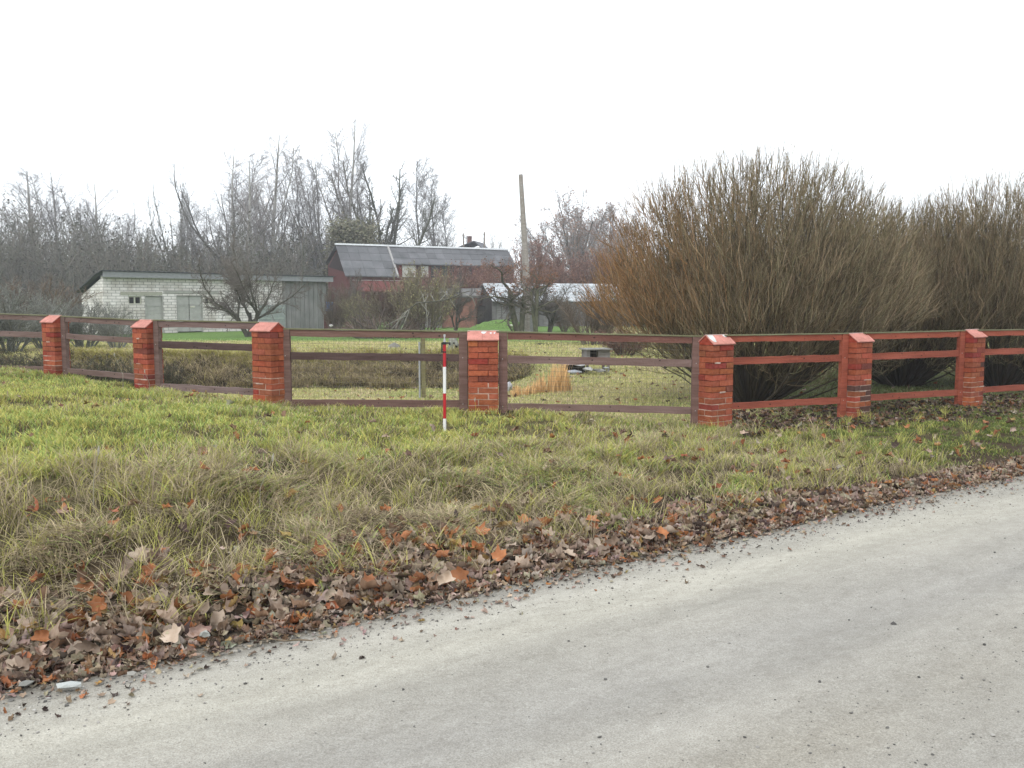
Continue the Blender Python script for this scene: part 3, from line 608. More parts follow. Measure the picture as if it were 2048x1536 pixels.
g = Geo(); g.tube([(0, 0, z0 + .02), (0, 0, z0 + .045), (0, 0, z0 + .05), (0, 0, z0 + .085)], [.013, .013, .008, .008], 14, (.45, .46, .48)); g.tube([(0, 0, z0 + .083), (0, 0, z0 + .105)], .012, 12, (.55, .55, .56)); g.tube([(0, -.011, z0 + .094), (0, .011, z0 + .094)], .006, 10, (.05, .05, .05))
link('screw_head', g.mesh('screw_head', M['metal']), root)
# ---------------------------------------------------------------- bare trees and shrubs
def spawn(P, R, rng, nch, t0, t1, ang, lf, rf, jit, up, n, taper=.25, shrink=.6, minr=.004, az_flat=0.0):
    """children grown off every polyline of (P,R)"""
    B, m, _ = P.shape; t = t0 + (t1 - t0) * (np.arange(nch)[None] + rng.random((B, nch))) / nch
    f = t * (m - 1); i = np.minimum(f.astype(int), m - 2); fr = (f - i)[..., None]; b = np.arange(B)[:, None]
    pos = P[b, i] * (1 - fr) + P[b, i + 1] * fr; T = norm(P[b, i + 1] - P[b, i]); rad = R[b, i] * (1 - fr[..., 0]) + R[b, i + 1] * fr[..., 0]
    L = np.linalg.norm(np.diff(P, axis=1), axis=-1).sum(1)[:, None] * lf * (1 - shrink * (t - t0) / (t1 - t0 + 1e-6)) * (.7 + .6 * rng.random((B, nch)))
    q = rng.normal(size=(B, nch, 3)); q[..., 2] *= (1 - az_flat); q = norm(q - (q * T).sum(-1, keepdims=True) * T)
    a = ang * (.75 + .5 * rng.random((B, nch, 1))); d = norm(T * np.cos(a) + q * np.sin(a))
    pos = pos.reshape(-1, 3); d = d.reshape(-1, 3); L = L.reshape(-1); K = len(L); out = np.empty((K, n, 3)); out[:, 0] = pos; st = (L / (n - 1))[:, None]
    for k in range(1, n):
        d = norm(d + jit * rng.normal(size=d.shape) + np.array([0, 0, up])); out[:, k] = out[:, k - 1] + d * st
    r0 = np.maximum(rad.reshape(-1) * rf, minr)[:, None]; r = r0 * np.linspace(1, taper, n)[None]
    return out, r
def stems(rng, B, H, r, n=8, spread=0, lean=0, jit=.05, up=.0, taper=.2, base=.0):
    a = rng.random(B) * 6.283; th = (lean * np.sqrt(rng.random(B)))[:, None]
    d = np.concatenate([np.cos(a)[:, None] * np.sin(th), np.sin(a)[:, None] * np.sin(th), np.cos(th)], 1)
    P = np.empty((B, n, 3)); P[:, 0] = np.stack([np.cos(a), np.sin(a), a * 0], 1) * (base * np.sqrt(rng.random(B)))[:, None]; st = (H * (.8 + .4 * rng.random(B)) / (n - 1))[:, None]
    for k in range(1, n):
        d = norm(d + jit * rng.normal(size=d.shape) + np.array([0, 0, up])); P[:, k] = P[:, k - 1] + d * st
    return P, (r * (.8 + .4 * rng.random(B)))[:, None] * np.linspace(1, taper, n)[None]
def to_mesh(name, batches, material):
    Vs, Fs, Cs = [], [], []; off = 0
    for P, R, k, c, vary, rng in batches:
        V, f, pid = tubes(P, R, k); Vs.append(V); Fs.append(f + off); off += len(V)
        cc = np.asarray(c, float); cc = cc[rng.integers(0, len(cc), len(P))] if cc.ndim == 2 else np.tile(cc, (len(P), 1))
        Cs.append((cc * (1 + vary * rng.normal(size=(len(P), 1))).clip(.3, 1.9))[pid])
    return mesh_np(name, np.concatenate(Vs), [np.concatenate(Fs)], np.concatenate(Cs), material, True)
def leaf_quads(name, P, rng, n, size, cols, spread=.1):
    b = rng.integers(0, len(P), n); k = rng.integers(1, P.shape[1], n); c = P[b, k] + spread * rng.normal(size=(n, 3))
    u = norm(rng.normal(size=(n, 3))); v = norm(np.cross(u, rng.normal(size=(n, 3)))); s = (size * (.6 + .8 * rng.random(n)))[:, None]
    V = np.stack([c - u * s, c - v * s * .55, c + u * s, c + v * s * .55], 1).reshape(-1, 3)
    cc = np.asarray(cols)[rng.integers(0, len(cols), n)] * (.7 + .6 * rng.random(n))[:, None]
    return mesh_np(name, V, [np.arange(4 * n).reshape(-1, 4)], np.repeat(cc, 4, 0), M['leaf'])
TG = [[.28, .28, .275], [.24, .235, .23], [.32, .315, .31]]      # grey twigs
TM = [[.31, .29, .28], [.35, .325, .31], [.27, .255, .24]]       # mauve brown twigs
PROTO = {}
def proto(kind, seed):
    if (kind, seed) in PROTO: return PROTO[kind, seed]
    r = np.random.default_rng(seed * 31 + len(kind)); D_ = {}
    if kind == 'birch':            # one or two tall stems, ascending limbs, fine hanging twigs; 16 m
        a = stems(r, 1, 16, .15, 12, jit=.018, up=.05, taper=.12); a2 = spawn(*a, r, 2, .15, .45, .32, .62, .6, .04, .10, 10, shrink=.3, minr=.05); a = (np.concatenate([a[0][:, [0, 1, 2, 3, 5, 6, 7, 8, 9, 11]], a2[0]]), np.concatenate([a[1][:, [0, 1, 2, 3, 5, 6, 7, 8, 9, 11]], a2[1]]))
        b = spawn(*a, r, 16, .18, .97, .60, .27, .45, .07, .11, 7, shrink=.55, minr=.020)
        c = spawn(*b, r, 8, .15, 1, .60, .45, .5, .1, .03, 5, minr=.012); d = spawn(*c, r, 8, .15, 1, .7, .70, .6, .12, -.11, 4, taper=.6, minr=.0075)
        D_['trunk'] = to_mesh('trunk', [(*a, 8, [.34, .33, .31], 0, r)], M['bark']); D_['crown'] = to_mesh('crown', [(*b, 4, [.19, .17, .16], .1, r), (*c, 3, TG, .1, r), (*d, 3, TM, .12, r)], M['twig'])
    elif kind == 'forked':         # trunk splitting into steep limbs; 15 m
        a = stems(r, 1, 5, .26, 6, jit=.05, up=.03, taper=.8); b = spawn(*a, r, 9, .35, 1, .55, 2.1, .55, .07, .10, 10, shrink=.25, minr=.06)
        c = spawn(*b, r, 13, .15, 1, .65, .30, .5, .10, .06, 6, minr=.02); d = spawn(*c, r, 7, .15, 1, .7, .5, .5, .14, .02, 4, minr=.012); e = spawn(*d, r, 3, .1, 1, .75, .6, .6, .16, -.02, 3, taper=.6, minr=.0085)
        D_['trunk'] = to_mesh('trunk', [(*a, 8, [.16, .15, .135], 0, r), (*b, 6, [.15, .14, .13], .05, r)], M['bark']); D_['crown'] = to_mesh('crown', [(*c, 4, TG, .1, r), (*d, 3, TG, .1, r), (*e, 3, TM, .12, r)], M['twig'])
    elif kind == 'slim':           # airy straight tree with ascending shoots; 14 m
        a = stems(r, 1, 14, .12, 12, jit=.018, up=.06, taper=.1); b = spawn(*a, r, 34, .15, .97, .5, .26, .45, .08, .16, 6, shrink=.55, minr=.025)
        c = spawn(*b, r, 9, .15, 1, .6, .45, .5, .14, .05, 4, minr=.016); d = spawn(*c, r, 7, .2, 1, .7, .6, .6, .16, 0, 3, taper=.6, minr=.009)
        D_['trunk'] = to_mesh('trunk', [(*a, 8, [.13, .13, .12], 0, r)], M['bark']); D_['crown'] = to_mesh('crown', [(*b, 4, TG, .1, r), (*c, 3, TG, .1, r), (*d, 3, TM, .1, r)], M['twig'])
    elif kind == 'dense':          # dark knobbly poplar with many shoots; 15 m
        a = stems(r, 1, 4, .32, 6, jit=.05, up=.03, taper=.8); b = spawn(*a, r, 11, .2, 1, .6, 2.5, .6, .10, .14, 10, shrink=.3, minr=.07)
        c = spawn(*b, r, 22, .10, 1, .7, .24, .5, .14, .08, 5, minr=.028); d = spawn(*c, r, 9, .1, 1, .7, .45, .5, .18, .05, 4, minr=.018); e = spawn(*d, r, 4, .1, 1, .8, .5, .6, .2, .03, 3, minr=.012)
        D_['trunk'] = to_mesh('trunk', [(*a, 8, [.10, .10, .075], 0, r), (*b, 6, [.095, .10, .07], .05, r)], M['bark']); D_['crown'] = to_mesh('crown', [(*c, 4, [.11, .11, .085], .1, r), (*d, 3, [.13, .13, .10], .1, r), (*e, 3, [.15, .145, .12], .1, r)], M['twig'])
    elif kind == 'oak':            # broad rounded crown still holding brown leaves; 13 m
        n1 = 34; a = stems(r, 1, 4.5, .42, 6, jit=.04, up=.03, taper=.8); th = np.arccos(1 - 1.0 * r.random(n1)); az = r.random(n1) * 6.283; P = np.empty((n1, 9, 3)); st0 = np.stack([az * 0, az * 0, 2.2 + 2.2 * r.random(n1)], 1)
        for k in range(9): t = k / 8; thk = th * (1.1 - .25 * t); ln = 7.2 * t * (.85 + .2 * r.random(n1)) ; P[:, k] = st0 + np.stack([np.cos(az) * np.sin(thk), np.sin(az) * np.sin(thk), np.cos(thk) * 1.05], 1) * ln[:, None] * (1 if k == 0 else 1) + .12 * t * r.normal(size=(n1, 3))
        b = (P, .13 * np.linspace(1, .2, 9)[None] * (.7 + .5 * r.random((n1, 1))))
        c = spawn(*b, r, 13, .2, 1, .7, .32, .5, .13, .03, 6, minr=.03); d = spawn(*c, r, 8, .15, 1, .7, .5, .5, .16, .02, 4, minr=.018); e = spawn(*d, r, 3, .2, 1, .8, .55, .6, .2, 0, 3, taper=.6, minr=.009)
        D_['trunk'] = to_mesh('trunk', [(*a, 8, [.15, .14, .13], 0, r), (*b, 6, [.15, .145, .13], .05, r)], M['bark']); D_['crown'] = to_mesh('crown', [(*c, 4, TG, .1, r), (*d, 3, TM, .1, r), (*e, 3, TM, .12, r)], M['twig'])
        D_['foliage'] = leaf_quads('foliage', e[0], r, 11000, .075, [[.27, .17, .13], [.33, .21, .15], [.23, .16, .13]], .18)
    elif kind == 'apple':          # low garden tree; 3.6 m tall, 5 m wide
        a = stems(r, 3, .95, .085, 5, lean=.5, jit=.10, up=0, taper=.75, base=.05); b = spawn(*a, r, 4, .55, 1, .75, 2.5, .62, .16, .03, 9, shrink=.1, minr=.03)
        c = spawn(*b, r, 15, .15, 1, .8, .40, .5, .2, .07, 6, minr=.012); d = spawn(*c, r, 9, .1, 1, .8, .5, .6, .2, .07, 4, minr=.0075); e = spawn(*d, r, 4, .1, 1, .8, .6, .7, .2, .08, 3, minr=.0058)
        D_['trunk'] = to_mesh('trunk', [(*a, 8, [.075, .068, .055], 0, r), (*b, 6, [.085, .08, .062], .05, r)], M['bark']); D_['crown'] = to_mesh('crown', [(*c, 4, [.12, .11, .09], .1, r), (*d, 3, [.15, .135, .115], .12, r), (*e, 3, [.15, .13, .115], .12, r)], M['twig'])
    elif kind == 'pollard':        # short bole with fists of twisted limbs; 4 m
        a = stems(r, 2, 2.5, .13, 6, lean=.12, jit=.06, up=.05, taper=.85, base=.15); b = spawn(*a, r, 7, .5, 1, 1.15, .80, .6, .28, .05, 8, shrink=0, minr=.05)
        c = spawn(*b, r, 9, .2, 1, .9, .4, .55, .28, .08, 5, minr=.016); d = spawn(*c, r, 6, .1, 1, .8, .5, .6, .25, .12, 4, minr=.009)
        D_['trunk'] = to_mesh('trunk', [(*a, 8, [.13, .125, .085], .05, r), (*b, 6, [.12, .11, .08], .05, r)], M['bark']); D_['crown'] = to_mesh('crown', [(*c, 4, [.11, .095, .08], .1, r), (*d, 3, [.13, .10, .085], .1, r)], M['twig'])
        D_['foliage'] = leaf_quads('foliage', d[0][:, 1:][np.where(d[0][:, -1, 2] > 2.6)[0]], r, 1500, .045, [[.20, .09, .055], [.15, .08, .055], [.24, .12, .06]], .07)
    elif kind in ('shrub', 'lichen', 'rusty', 'olive', 'thicket'):   # many stemmed bush about 3 m tall
        cfg = {'shrub': ([[.15, .12, .095], [.18, .14, .10], [.12, .10, .08]], None), 'lichen': ([[.20, .21, .18], [.14, .145, .125], [.25, .255, .23]], None), 'thicket': ([[.075, .07, .055], [.06, .06, .05], [.10, .09, .065]], [[.10, .10, .055], [.07, .085, .04], [.12, .085, .055]]),
               'rusty': ([[.16, .095, .075], [.13, .085, .07]], [[.25, .135, .105], [.20, .115, .095], [.28, .17, .12]]), 'olive': ([[.19, .17, .11], [.15, .13, .10]], [[.30, .28, .13], [.24, .24, .13], [.22, .19, .12]])}[kind]
        a = stems(r, 26, 2.4, .030, 8, lean=.75, jit=.09, up=.07, taper=.35, base=.4); b = spawn(*a, r, 12, .15, 1, .55, .42, .5, .14, .06, 5, minr=.010); c = spawn(*b, r, 11, .1, 1, .6, .5, .6, .18, .05, 4, minr=.0075)
        D_['stems'] = to_mesh('stems', [(*a, 5, cfg[0], .1, r)], M['twig']); D_['twigs'] = to_mesh('twigs', [(*b, 3, cfg[0], .15, r), (*c, 3, cfg[0], .2, r)], M['twig'])
        if cfg[1]: D_['foliage'] = leaf_quads('foliage', c[0], r, {'olive': 2600, 'rusty': 8000, 'thicket': 7000}[kind], .035, cfg[1], .05)
    elif kind == 'evergreen':
        a = stems(r, 1, 7, .14, 8, jit=.03, up=.04, taper=.2); b = spawn(*a, r, 60, .08, .99, 1.1, .36, .4, .08, .10, 6, shrink=.5, minr=.02); c = spawn(*b, r, 12, .1, 1, .6, .35, .6, .12, .02, 4, minr=.012)
        D_['trunk'] = to_mesh('trunk', [(*a, 8, [.10, .08, .06], 0, r)], M['bark']); D_['crown'] = to_mesh('crown', [(*b, 4, [.06, .065, .035], .1, r), (*c, 3, [.06, .075, .035], .1, r)], M['twig'])
        D_['foliage'] = leaf_quads('foliage', c[0], r, 30000, .075, [[.14, .15, .09], [.17, .17, .11], [.19, .175, .12]], .35)
    PROTO[kind, seed] = D_; return D_
NM = {'birch': ('birch_tree', 'tree'), 'forked': ('bare_tree', 'tree'), 'slim': ('alder_tree', 'tree'), 'dense': ('poplar_tree', 'tree'), 'oak': ('oak_tree', 'tree'), 'apple': ('apple_tree', 'tree'), 'pollard': ('pollarded_tree', 'tree'),
      'shrub': ('bare_shrub', 'shrub'), 'lichen': ('bare_shrub', 'shrub'), 'rusty': ('rusty_shrub', 'shrub'), 'olive': ('leafy_shrub', 'shrub'), 'thicket': ('thicket_shrub', 'shrub'), 'evergreen': ('evergreen_tree', 'tree')}
HGT = {}
def plant(kind, seed, u, D, label, top=None, scale=None, width=None, group=None, rz=None, z=None, lean=None):
    d = proto(kind, seed)
    if (kind, seed) not in HGT:
        co = []
        for me in d.values(): c = np.empty(len(me.vertices) * 3, np.float32); me.vertices.foreach_get('co', c); co.append(c.reshape(-1, 3))
        co = np.concatenate(co); HGT[kind, seed] = (float(np.percentile(co[:, 2], 99.95)), float(np.percentile(np.abs(co[:, 0]), 99)))
    H, Wd = HGT[kind, seed]; x = XU(u, D); g0 = float(gz(x, D)) if z is None else z; width = width * (1.1 if kind == 'dense' else 1.5 if kind in ('slim', 'birch') else 1.4) if width and D > 80 else width
    sz_ = (ZV(top, D) - g0) / H if top is not None else (scale or 1); sx = (width / 2 * D / F) / Wd if width else sz_
    nm, cat = NM[kind]; r = thing(nm, label, cat, (x, D, g0 - .05), rz if rz is not None else (u * 7.13 + seed) % 6.28, group); r.scale = (sx, sx, sz_)
    if lean: r.rotation_euler = (0, lean, r.rotation_euler[2])
    for k, me in d.items(): link(k, me, r)
    return r

gB = 'bare trees of the wood behind the sheds'
for k, (kind, sd, u, top, D, wd_, lab) in enumerate([
    ('birch', 1, 72, 338, 118, 110, 'tall birch in the wood above the left fence panels, leftmost of the tall ones'),
    ('birch', 2, 116, 343, 112, 90, 'birch with dense top just right of the leftmost tall birch'),
    ('forked', 1, 28, 412, 120, 90, 'low bare tree at the far left edge of the wood'),
    ('forked', 2, 160, 392, 115, 110, 'bare forked tree in the wood left of the white shed roof corner'),
    ('birch', 3, 196, 362, 110, 100, 'birch standing above the left corner of the white shed'),
    ('forked', 3, 236, 400, 108, 90, 'bare tree above the white shed between a birch and a lower tree'),
    ('slim', 1, 255, 420, 104, 60, 'thin bare alder behind the left part of the white shed'),
    ('forked', 1, 292, 432, 100, 80, 'low bare tree in the gap of the skyline over the white shed'),
    ('dense', 1, 358, 360, 96, 90, 'dark bare tree with heavy limbs over the middle of the white shed'),
    ('slim', 2, 394, 386, 92, 60, 'thin dark alder just right of the heavy limbed dark tree'),
    ('forked', 2, 432, 398, 95, 90, 'bare tree between the dark tree and the tall pair of birches'),
    ('birch', 2, 474, 286, 90, 110, 'left one of the tall pair of birches above the white shed'),
    ('birch', 1, 504, 318, 84, 90, 'birch between the two tallest ones above the white shed'),
    ('birch', 3, 548, 268, 88, 110, 'tall dense topped birch above the grey plank end of the white shed'),
    ('forked', 3, 470, 330, 86, 190, 'broad bare tree filling the space under the tall pair of birches'),
    ('forked', 1, 560, 330, 90, 150, 'broad bare tree under the dense topped birch over the plank wall'),
    ('slim', 2, 607, 318, 98, 45, 'very thin straight tree standing alone against the sky left of the barn'),
    ('birch', 2, 640, 304, 94, 80, 'birch left of the tallest tree, above the left of the red barn'),
    ('forked', 2, 660, 340, 92, 100, 'grey bare tree left of the barn gable'),
    ('birch', 3, 697, 232, 98, 100, 'tallest birch of the skyline, rising above the red barn'),
    ('slim', 1, 722, 280, 96, 55, 'thin bent tree right beside the tallest birch'),
    ('dense', 2, 764, 305, 102, 140, 'dark bushy poplar above the left half of the barn roof'),
    ('slim', 1, 840, 305, 104, 80, 'airy straight tree right of the dark poplar over the barn roof'),
    ('slim', 2, 872, 345, 106, 60, 'slender tree right of the airy straight one over the barn roof'),
    ('slim', 1, 893, 378, 108, 55, 'lowest of the slender trees over the middle of the barn roof'),
    ('forked', 3, 972, 452, 150, 70, 'small distant tree behind the chimney of the far house'),
    ('forked', 1, 1012, 458, 145, 70, 'small distant tree left of the utility pole'),
    ('oak', 1, 1150, 372, 98, 175, 'round crowned oak with brown leaves right of the utility pole'),
    ('oak', 2, 1222, 402, 100, 110, 'smaller oak half hidden behind the largest willow'),
    ('forked', 2, 1080, 432, 96, 60, 'bare tree close behind the utility pole')]):
    plant(kind, sd, u, D, lab, top=top, width=wd_, group=gB, z=0)
plant('evergreen', 1, 722, 88, 'dark green round evergreen rising behind the left end of the barn roof', top=432, width=105, z=0)

# undergrowth of the wood, one mass
r = np.random.default_rng(77)
def far_wood(name, label, u0, u1, d0, d1, n, topv, cols, leafn=0, leafc=None, ls=.12):
    a = stems(r, n, 1, .045, 6, lean=.25, jit=.10, up=.02, taper=.3); u = u0 + (u1 - u0) * r.random(n); D = d0 + (d1 - d0) * r.random(n); D = np.where((u > 610) & (u < 740), 97 + 12 * r.random(n), D); x = np.array([XU(uu, dd) for uu, dd in zip(u, D)])
    H = np.array([ZV(float(np.interp(uu, *topv)) + 14 * r.normal(), dd) for uu, dd in zip(u, D)]) * (.55 + .5 * r.random(n)); P = a[0] * np.stack([H, H, H], 1)[:, None]; P[:, :, 0] += x[:, None]; P[:, :, 1] += D[:, None]
    b = spawn(P, a[1], r, 12, .08, 1, .6, .32, .6, .14, .08, 4, minr=.022); c = spawn(*b, r, 5, .1, 1, .7, .5, .6, .2, .05, 3, minr=.017)
    if leafn:
        lq = leaf_quads('x', c[0], r, leafn, ls, leafc, .25); 
    me = to_mesh(name, [(P, a[1], 4, cols, .15, r), (*b, 3, cols, .18, r), (*c, 3, cols, .2, r)], M['twig'])
    o = link(name, me, None, label, 'undergrowth', kind='stuff')
    if leafn:
        l = link('foliage', lq, o); l['kind'] = 'stuff'
    return o
far_wood('undergrowth', 'grey brown undergrowth of the far wood behind the sheds', -90, 720, 72, 110, 1500, ([-90, 0, 100, 250, 330, 420, 560, 640, 720], [440, 452, 452, 462, 490, 480, 470, 468, 480]), [[.15, .145, .12], [.12, .12, .10], [.17, .15, .13]], 26000, [[.085, .09, .065], [.10, .09, .07], [.07, .08, .06]])
far_wood('hedgerow', 'dark distant hedgerow seen through the willows', 1230, 2250, 58, 80, 1100, ([1230, 1400, 1850, 2250], [530, 466, 505, 520]), [[.075, .07, .055], [.06, .065, .05]], 26000, [[.05, .06, .035], [.075, .065, .045]])

# rusty shrubs and beeches behind the long shed
gR = 'rusty leaved shrubs in front of and behind the garden sheds'
for (u, D, top, wd_, lab) in [(1000, 74, 512, 90, 'rusty shrub at the right end of the barn roof'), (1080, 78, 470, 110, 'tall rusty beech shrub just right of the utility pole'), (1150, 76, 500, 110, 'rusty shrub behind the middle of the pale roofed shed'), (1215, 70, 490, 100, 'rusty shrub at the left edge of the willow'),
                          (870, 66, 535, 110, 'rusty brown shrub in front of the barn below its dark windows'), (945, 64, 520, 100, 'rusty brown shrub in front of the right half of the barn'), (1110, 72, 520, 90, 'low rusty shrub over the ridge of the pale roofed shed')]:
    plant('rusty', 1 + (u // 10) % 2, u, D, lab, top=top, width=wd_, group=gR, z=0)
# garden trees and bushes
gA = 'old apple trees of the garden'
plant('apple', 1, 500, 41, 'bare spreading apple tree with forked dark trunk in front of the white shed', top=462, width=250, group=gA, rz=.6, z=0)
plant('apple', 2, 912, 50, 'small bare apple tree in front of the low brick outbuilding', top=532, width=105, group=gA, rz=2.4)
plant('apple', 2, 705, 48, 'old pruned apple tree beside the blue barrel', top=535, width=110, group=gA, rz=.3)
plant('pollard', 1, 1042, 47, 'left one of the gnarled pollarded trees by the utility pole', top=518, width=170, group=gA, rz=0)
plant('pollard', 2, 1072, 45, 'right one of the gnarled pollarded trees by the utility pole', top=520, width=120, group=gA, rz=1)
plant('apple', 3, 1098, 47, 'low crooked apple tree in front of the pale shed roof', top=552, width=170, group=gA, rz=1)
gS = 'garden shrubs'
plant('olive', 1, 850, 40, 'pale yellowish shrub in the middle of the garden above the fallen branch', top=520, width=150, group=gS)
plant('olive', 2, 738, 44, 'yellow green shrub in front of the red barn wall', top=580, width=95, group=gS)
plant('shrub', 1, 800, 42, 'grey brown shrub behind the fallen branch', top=545, width=150, group=gS)
plant('shrub', 2, 668, 46, 'bare mauve shrub close to the right end of the white shed', top=560, width=70, group=gS)
plant('shrub', 1, 1185, 33, 'brown fine twigged shrub left of the largest willow', top=560, width=150, group=gS)
plant('rusty', 1, 1250, 27, 'low red leaved bush at the left foot of the largest willow', top=652, width=120, group=gS)
plant('shrub', 2, 1130, 50, 'thin shrub in front of the grey plank wall', top=590, width=60, group=gS)
plant('thicket', 2, 1088, 33, 'small dark green bush on the lawn right of the middle pillar', top=683, width=42, group=gS)
for (u, D, top, wd_, kd, lab) in [(15, 27, 560, 190, 'lichen', 'grey lichened shrub at the left edge of the garden'), (95, 29, 575, 170, 'lichen', 'grey lichened shrub behind the leftmost brick pillar'), (172, 30, 590, 120, 'lichen', 'thin pale shrub in front of the left corner of the white shed'),
                                  (235, 29, 600, 110, 'lichen', 'thin pale shrub in front of the shed window'), (-60, 26, 560, 190, 'lichen', 'grey shrub running out of the left side of the picture'), (55, 34, 545, 200, 'shrub', 'brown bush behind the grey lichened shrubs on the left'),
                                  (5, 18.5, 680, 130, 'thicket', 'dark bramble bush behind the leftmost rail panel'), (90, 19, 690, 140, 'thicket', 'dark bramble bush behind the leftmost brick pillar'), (190, 19, 700, 150, 'thicket', 'dark bramble bush filling the second rail panel from the left'), (265, 20, 712, 110, 'thicket', 'dark bramble bush left of the second brick pillar'), (330, 21, 716, 90, 'thicket', 'low bramble just right of the second brick pillar')]:
    plant(kd, 1 + (abs(u) // 7) % 2, u, D, lab, top=top, width=wd_, group='bushes in the left corner of the garden')

# ---------------------------------------------------------------- the big round willows
def willow(u, D, R0, H0, seed, label, n1=95, orange=.2):
    r = np.random.default_rng(seed); n = 9; th = np.where(r.random(n1) < .965, np.arccos(1 - (1 - math.cos(1.04)) * r.random(n1)), 1.04 + .36 * r.random(n1)); az = r.random(n1) * 6.283
    env = ((np.sin(th) / R0) ** 2.7 + (np.cos(th) / H0) ** 2.7) ** (-1 / 2.7) * (.80 + .10 * r.random(n1))
    P = np.empty((n1, n, 3)); b0 = np.stack([np.cos(az), np.sin(az), az * 0], 1) * (.06 + .2 * np.sin(th))[:, None]
    for k in range(n):
        t = k / (n - 1); thk = th * (1.10 - .28 * t); rr = env * t
        P[:, k] = b0 + np.stack([np.cos(az) * np.sin(thk) * rr, np.sin(az) * np.sin(thk) * rr, np.cos(thk) * rr], 1) + .05 * t * r.normal(size=(n1, 3))
    a = (P, (.015 + .014 * r.random(n1))[:, None] * np.linspace(1, .13, n)[None])
    b = spawn(*a, r, 11, .30, .99, .68, .24, .5, .07, .09, 6, shrink=.60, minr=.005); c = spawn(*b, r, 8, .12, 1, .48, .52, .6, .06, .16, 4, shrink=.35, minr=.0034, taper=.4); d = spawn(*c, r, 2, .15, .95, .45, .65, .8, .05, .2, 3, shrink=.4, minr=.003, taper=.4)
    ns = 4300; th2 = np.arccos(1 - (1 - math.cos(1.08)) * r.random(ns)); az2 = r.random(ns) * 6.283; ev = ((np.sin(th2) / R0) ** 2.7 + (np.cos(th2) / H0) ** 2.7) ** (-1 / 2.7) * (.55 + .36 * r.random(ns) ** .6)
    rad_ = np.stack([np.cos(az2) * np.sin(th2), np.sin(az2) * np.sin(th2), np.cos(th2)], 1); dd_ = norm(rad_ * .8 + np.array([0, 0, .55]) + .26 * r.normal(size=(ns, 3))); L_2 = .32 + .28 * r.random(ns); Ps = np.empty((ns, 4, 3)); Ps[:, 0] = rad_ * ev[:, None]
    for k in range(1, 4): Ps[:, k] = Ps[:, k - 1] + dd_ * (L_2 / 3)[:, None]; dd_ = norm(dd_ + np.array([0, 0, .12]) + .06 * r.normal(size=(ns, 3)))
    sh = (Ps, (.0042 + .002 * r.random(ns))[:, None] * np.linspace(1, .45, 4)[None]); sh2 = spawn(*sh, r, 2, .05, .8, .4, .7, .8, .06, .1, 3, shrink=.4, minr=.003, taper=.5)
    OR = np.array([.32, .165, .07]); OL = np.array([.19, .175, .10]); DK = np.array([.085, .072, .055]); BR = np.array([.27, .20, .13])
    def colf(Q):
        e = Q[:, -1]; k = np.clip(-e[:, 0] / R0 * 1.5 - .45 + .35 * r.normal(size=len(e)), 0, 1) * smooth(.2 * H0, .45 * H0, e[:, 2]) * orange * 3; k = np.clip(k, 0, 1)[:, None]; q = r.random(len(e))[:, None]
        base = BR * q + OL * (1 - q); return (base * (1 - k) + OR * k) * (.45 + 1.0 * r.random(len(e)) ** 1.3)[:, None]
    root = thing('willow_bush', label, 'willow', (XU(u, D), D, float(gz(XU(u, D), D)) - .05), 0, 'round willow bushes behind the fence')
    def msh(nm, batches):
        Vs, Fs, Cs = [], [], []; off = 0
        for (Pq, Rq), k, cc in batches: V, f, pid = tubes(Pq, Rq, k); Vs.append(V); Fs.append(f + off); off += len(V); Cs.append(cc[pid])
        return mesh_np(nm, np.concatenate(Vs), [np.concatenate(Fs)], np.concatenate(Cs), M['twig'], True)
    ac = np.tile(DK, (n1, 1)) * (.8 + .5 * r.random((n1, 1)))
    link('stems', msh('stems', [(a, 6, ac)]), root); link('branches', msh('branches', [(b, 4, colf(b[0]) * .85)]), root); link('twigs', msh('twigs', [(c, 3, colf(c[0])), (d, 3, colf(d[0])), (sh, 3, colf(sh[0])), (sh2, 3, colf(sh2[0]))]), root)
    return root
willow(1500, 15.2, 3.1, 4.35, 1, 'largest round willow bush, orange twigs on its left side', 215, .28)
willow(1800, 18.8, 2.9, 3.95, 2, 'middle willow bush behind the sixth brick pillar', 185, .10)
willow(2000, 18.4, 3.0, 4.55, 3, 'willow bush at the right edge of the picture', 190, .08)
willow(2235, 19.5, 3.1, 4.4, 4, 'willow bush mostly outside the right edge of the picture', 150, .08)

# reeds by the pond
r = np.random.default_rng(5); K = 60; u = 1028 + 108 * r.random(K); D = 17.2 + 1.2 * r.random(K); x = np.array([XU(a, b) for a, b in zip(u, D)])
hh = (.22 + .32 * smooth(1060, 1110, u)) * (.5 + .8 * r.random(K))
def reedc(x, y, n): return np.array([[.68, .45, .22]]) * (.7 + .5 * r.random(n))[:, None]
rng = r
o = link('reeds', tufts(x, D, 16, hh, reedc, 'reeds', .035, .02, .35, .017, .1), kind='stuff', label='golden dry reeds at the right end of the garden pond', cat='reeds')
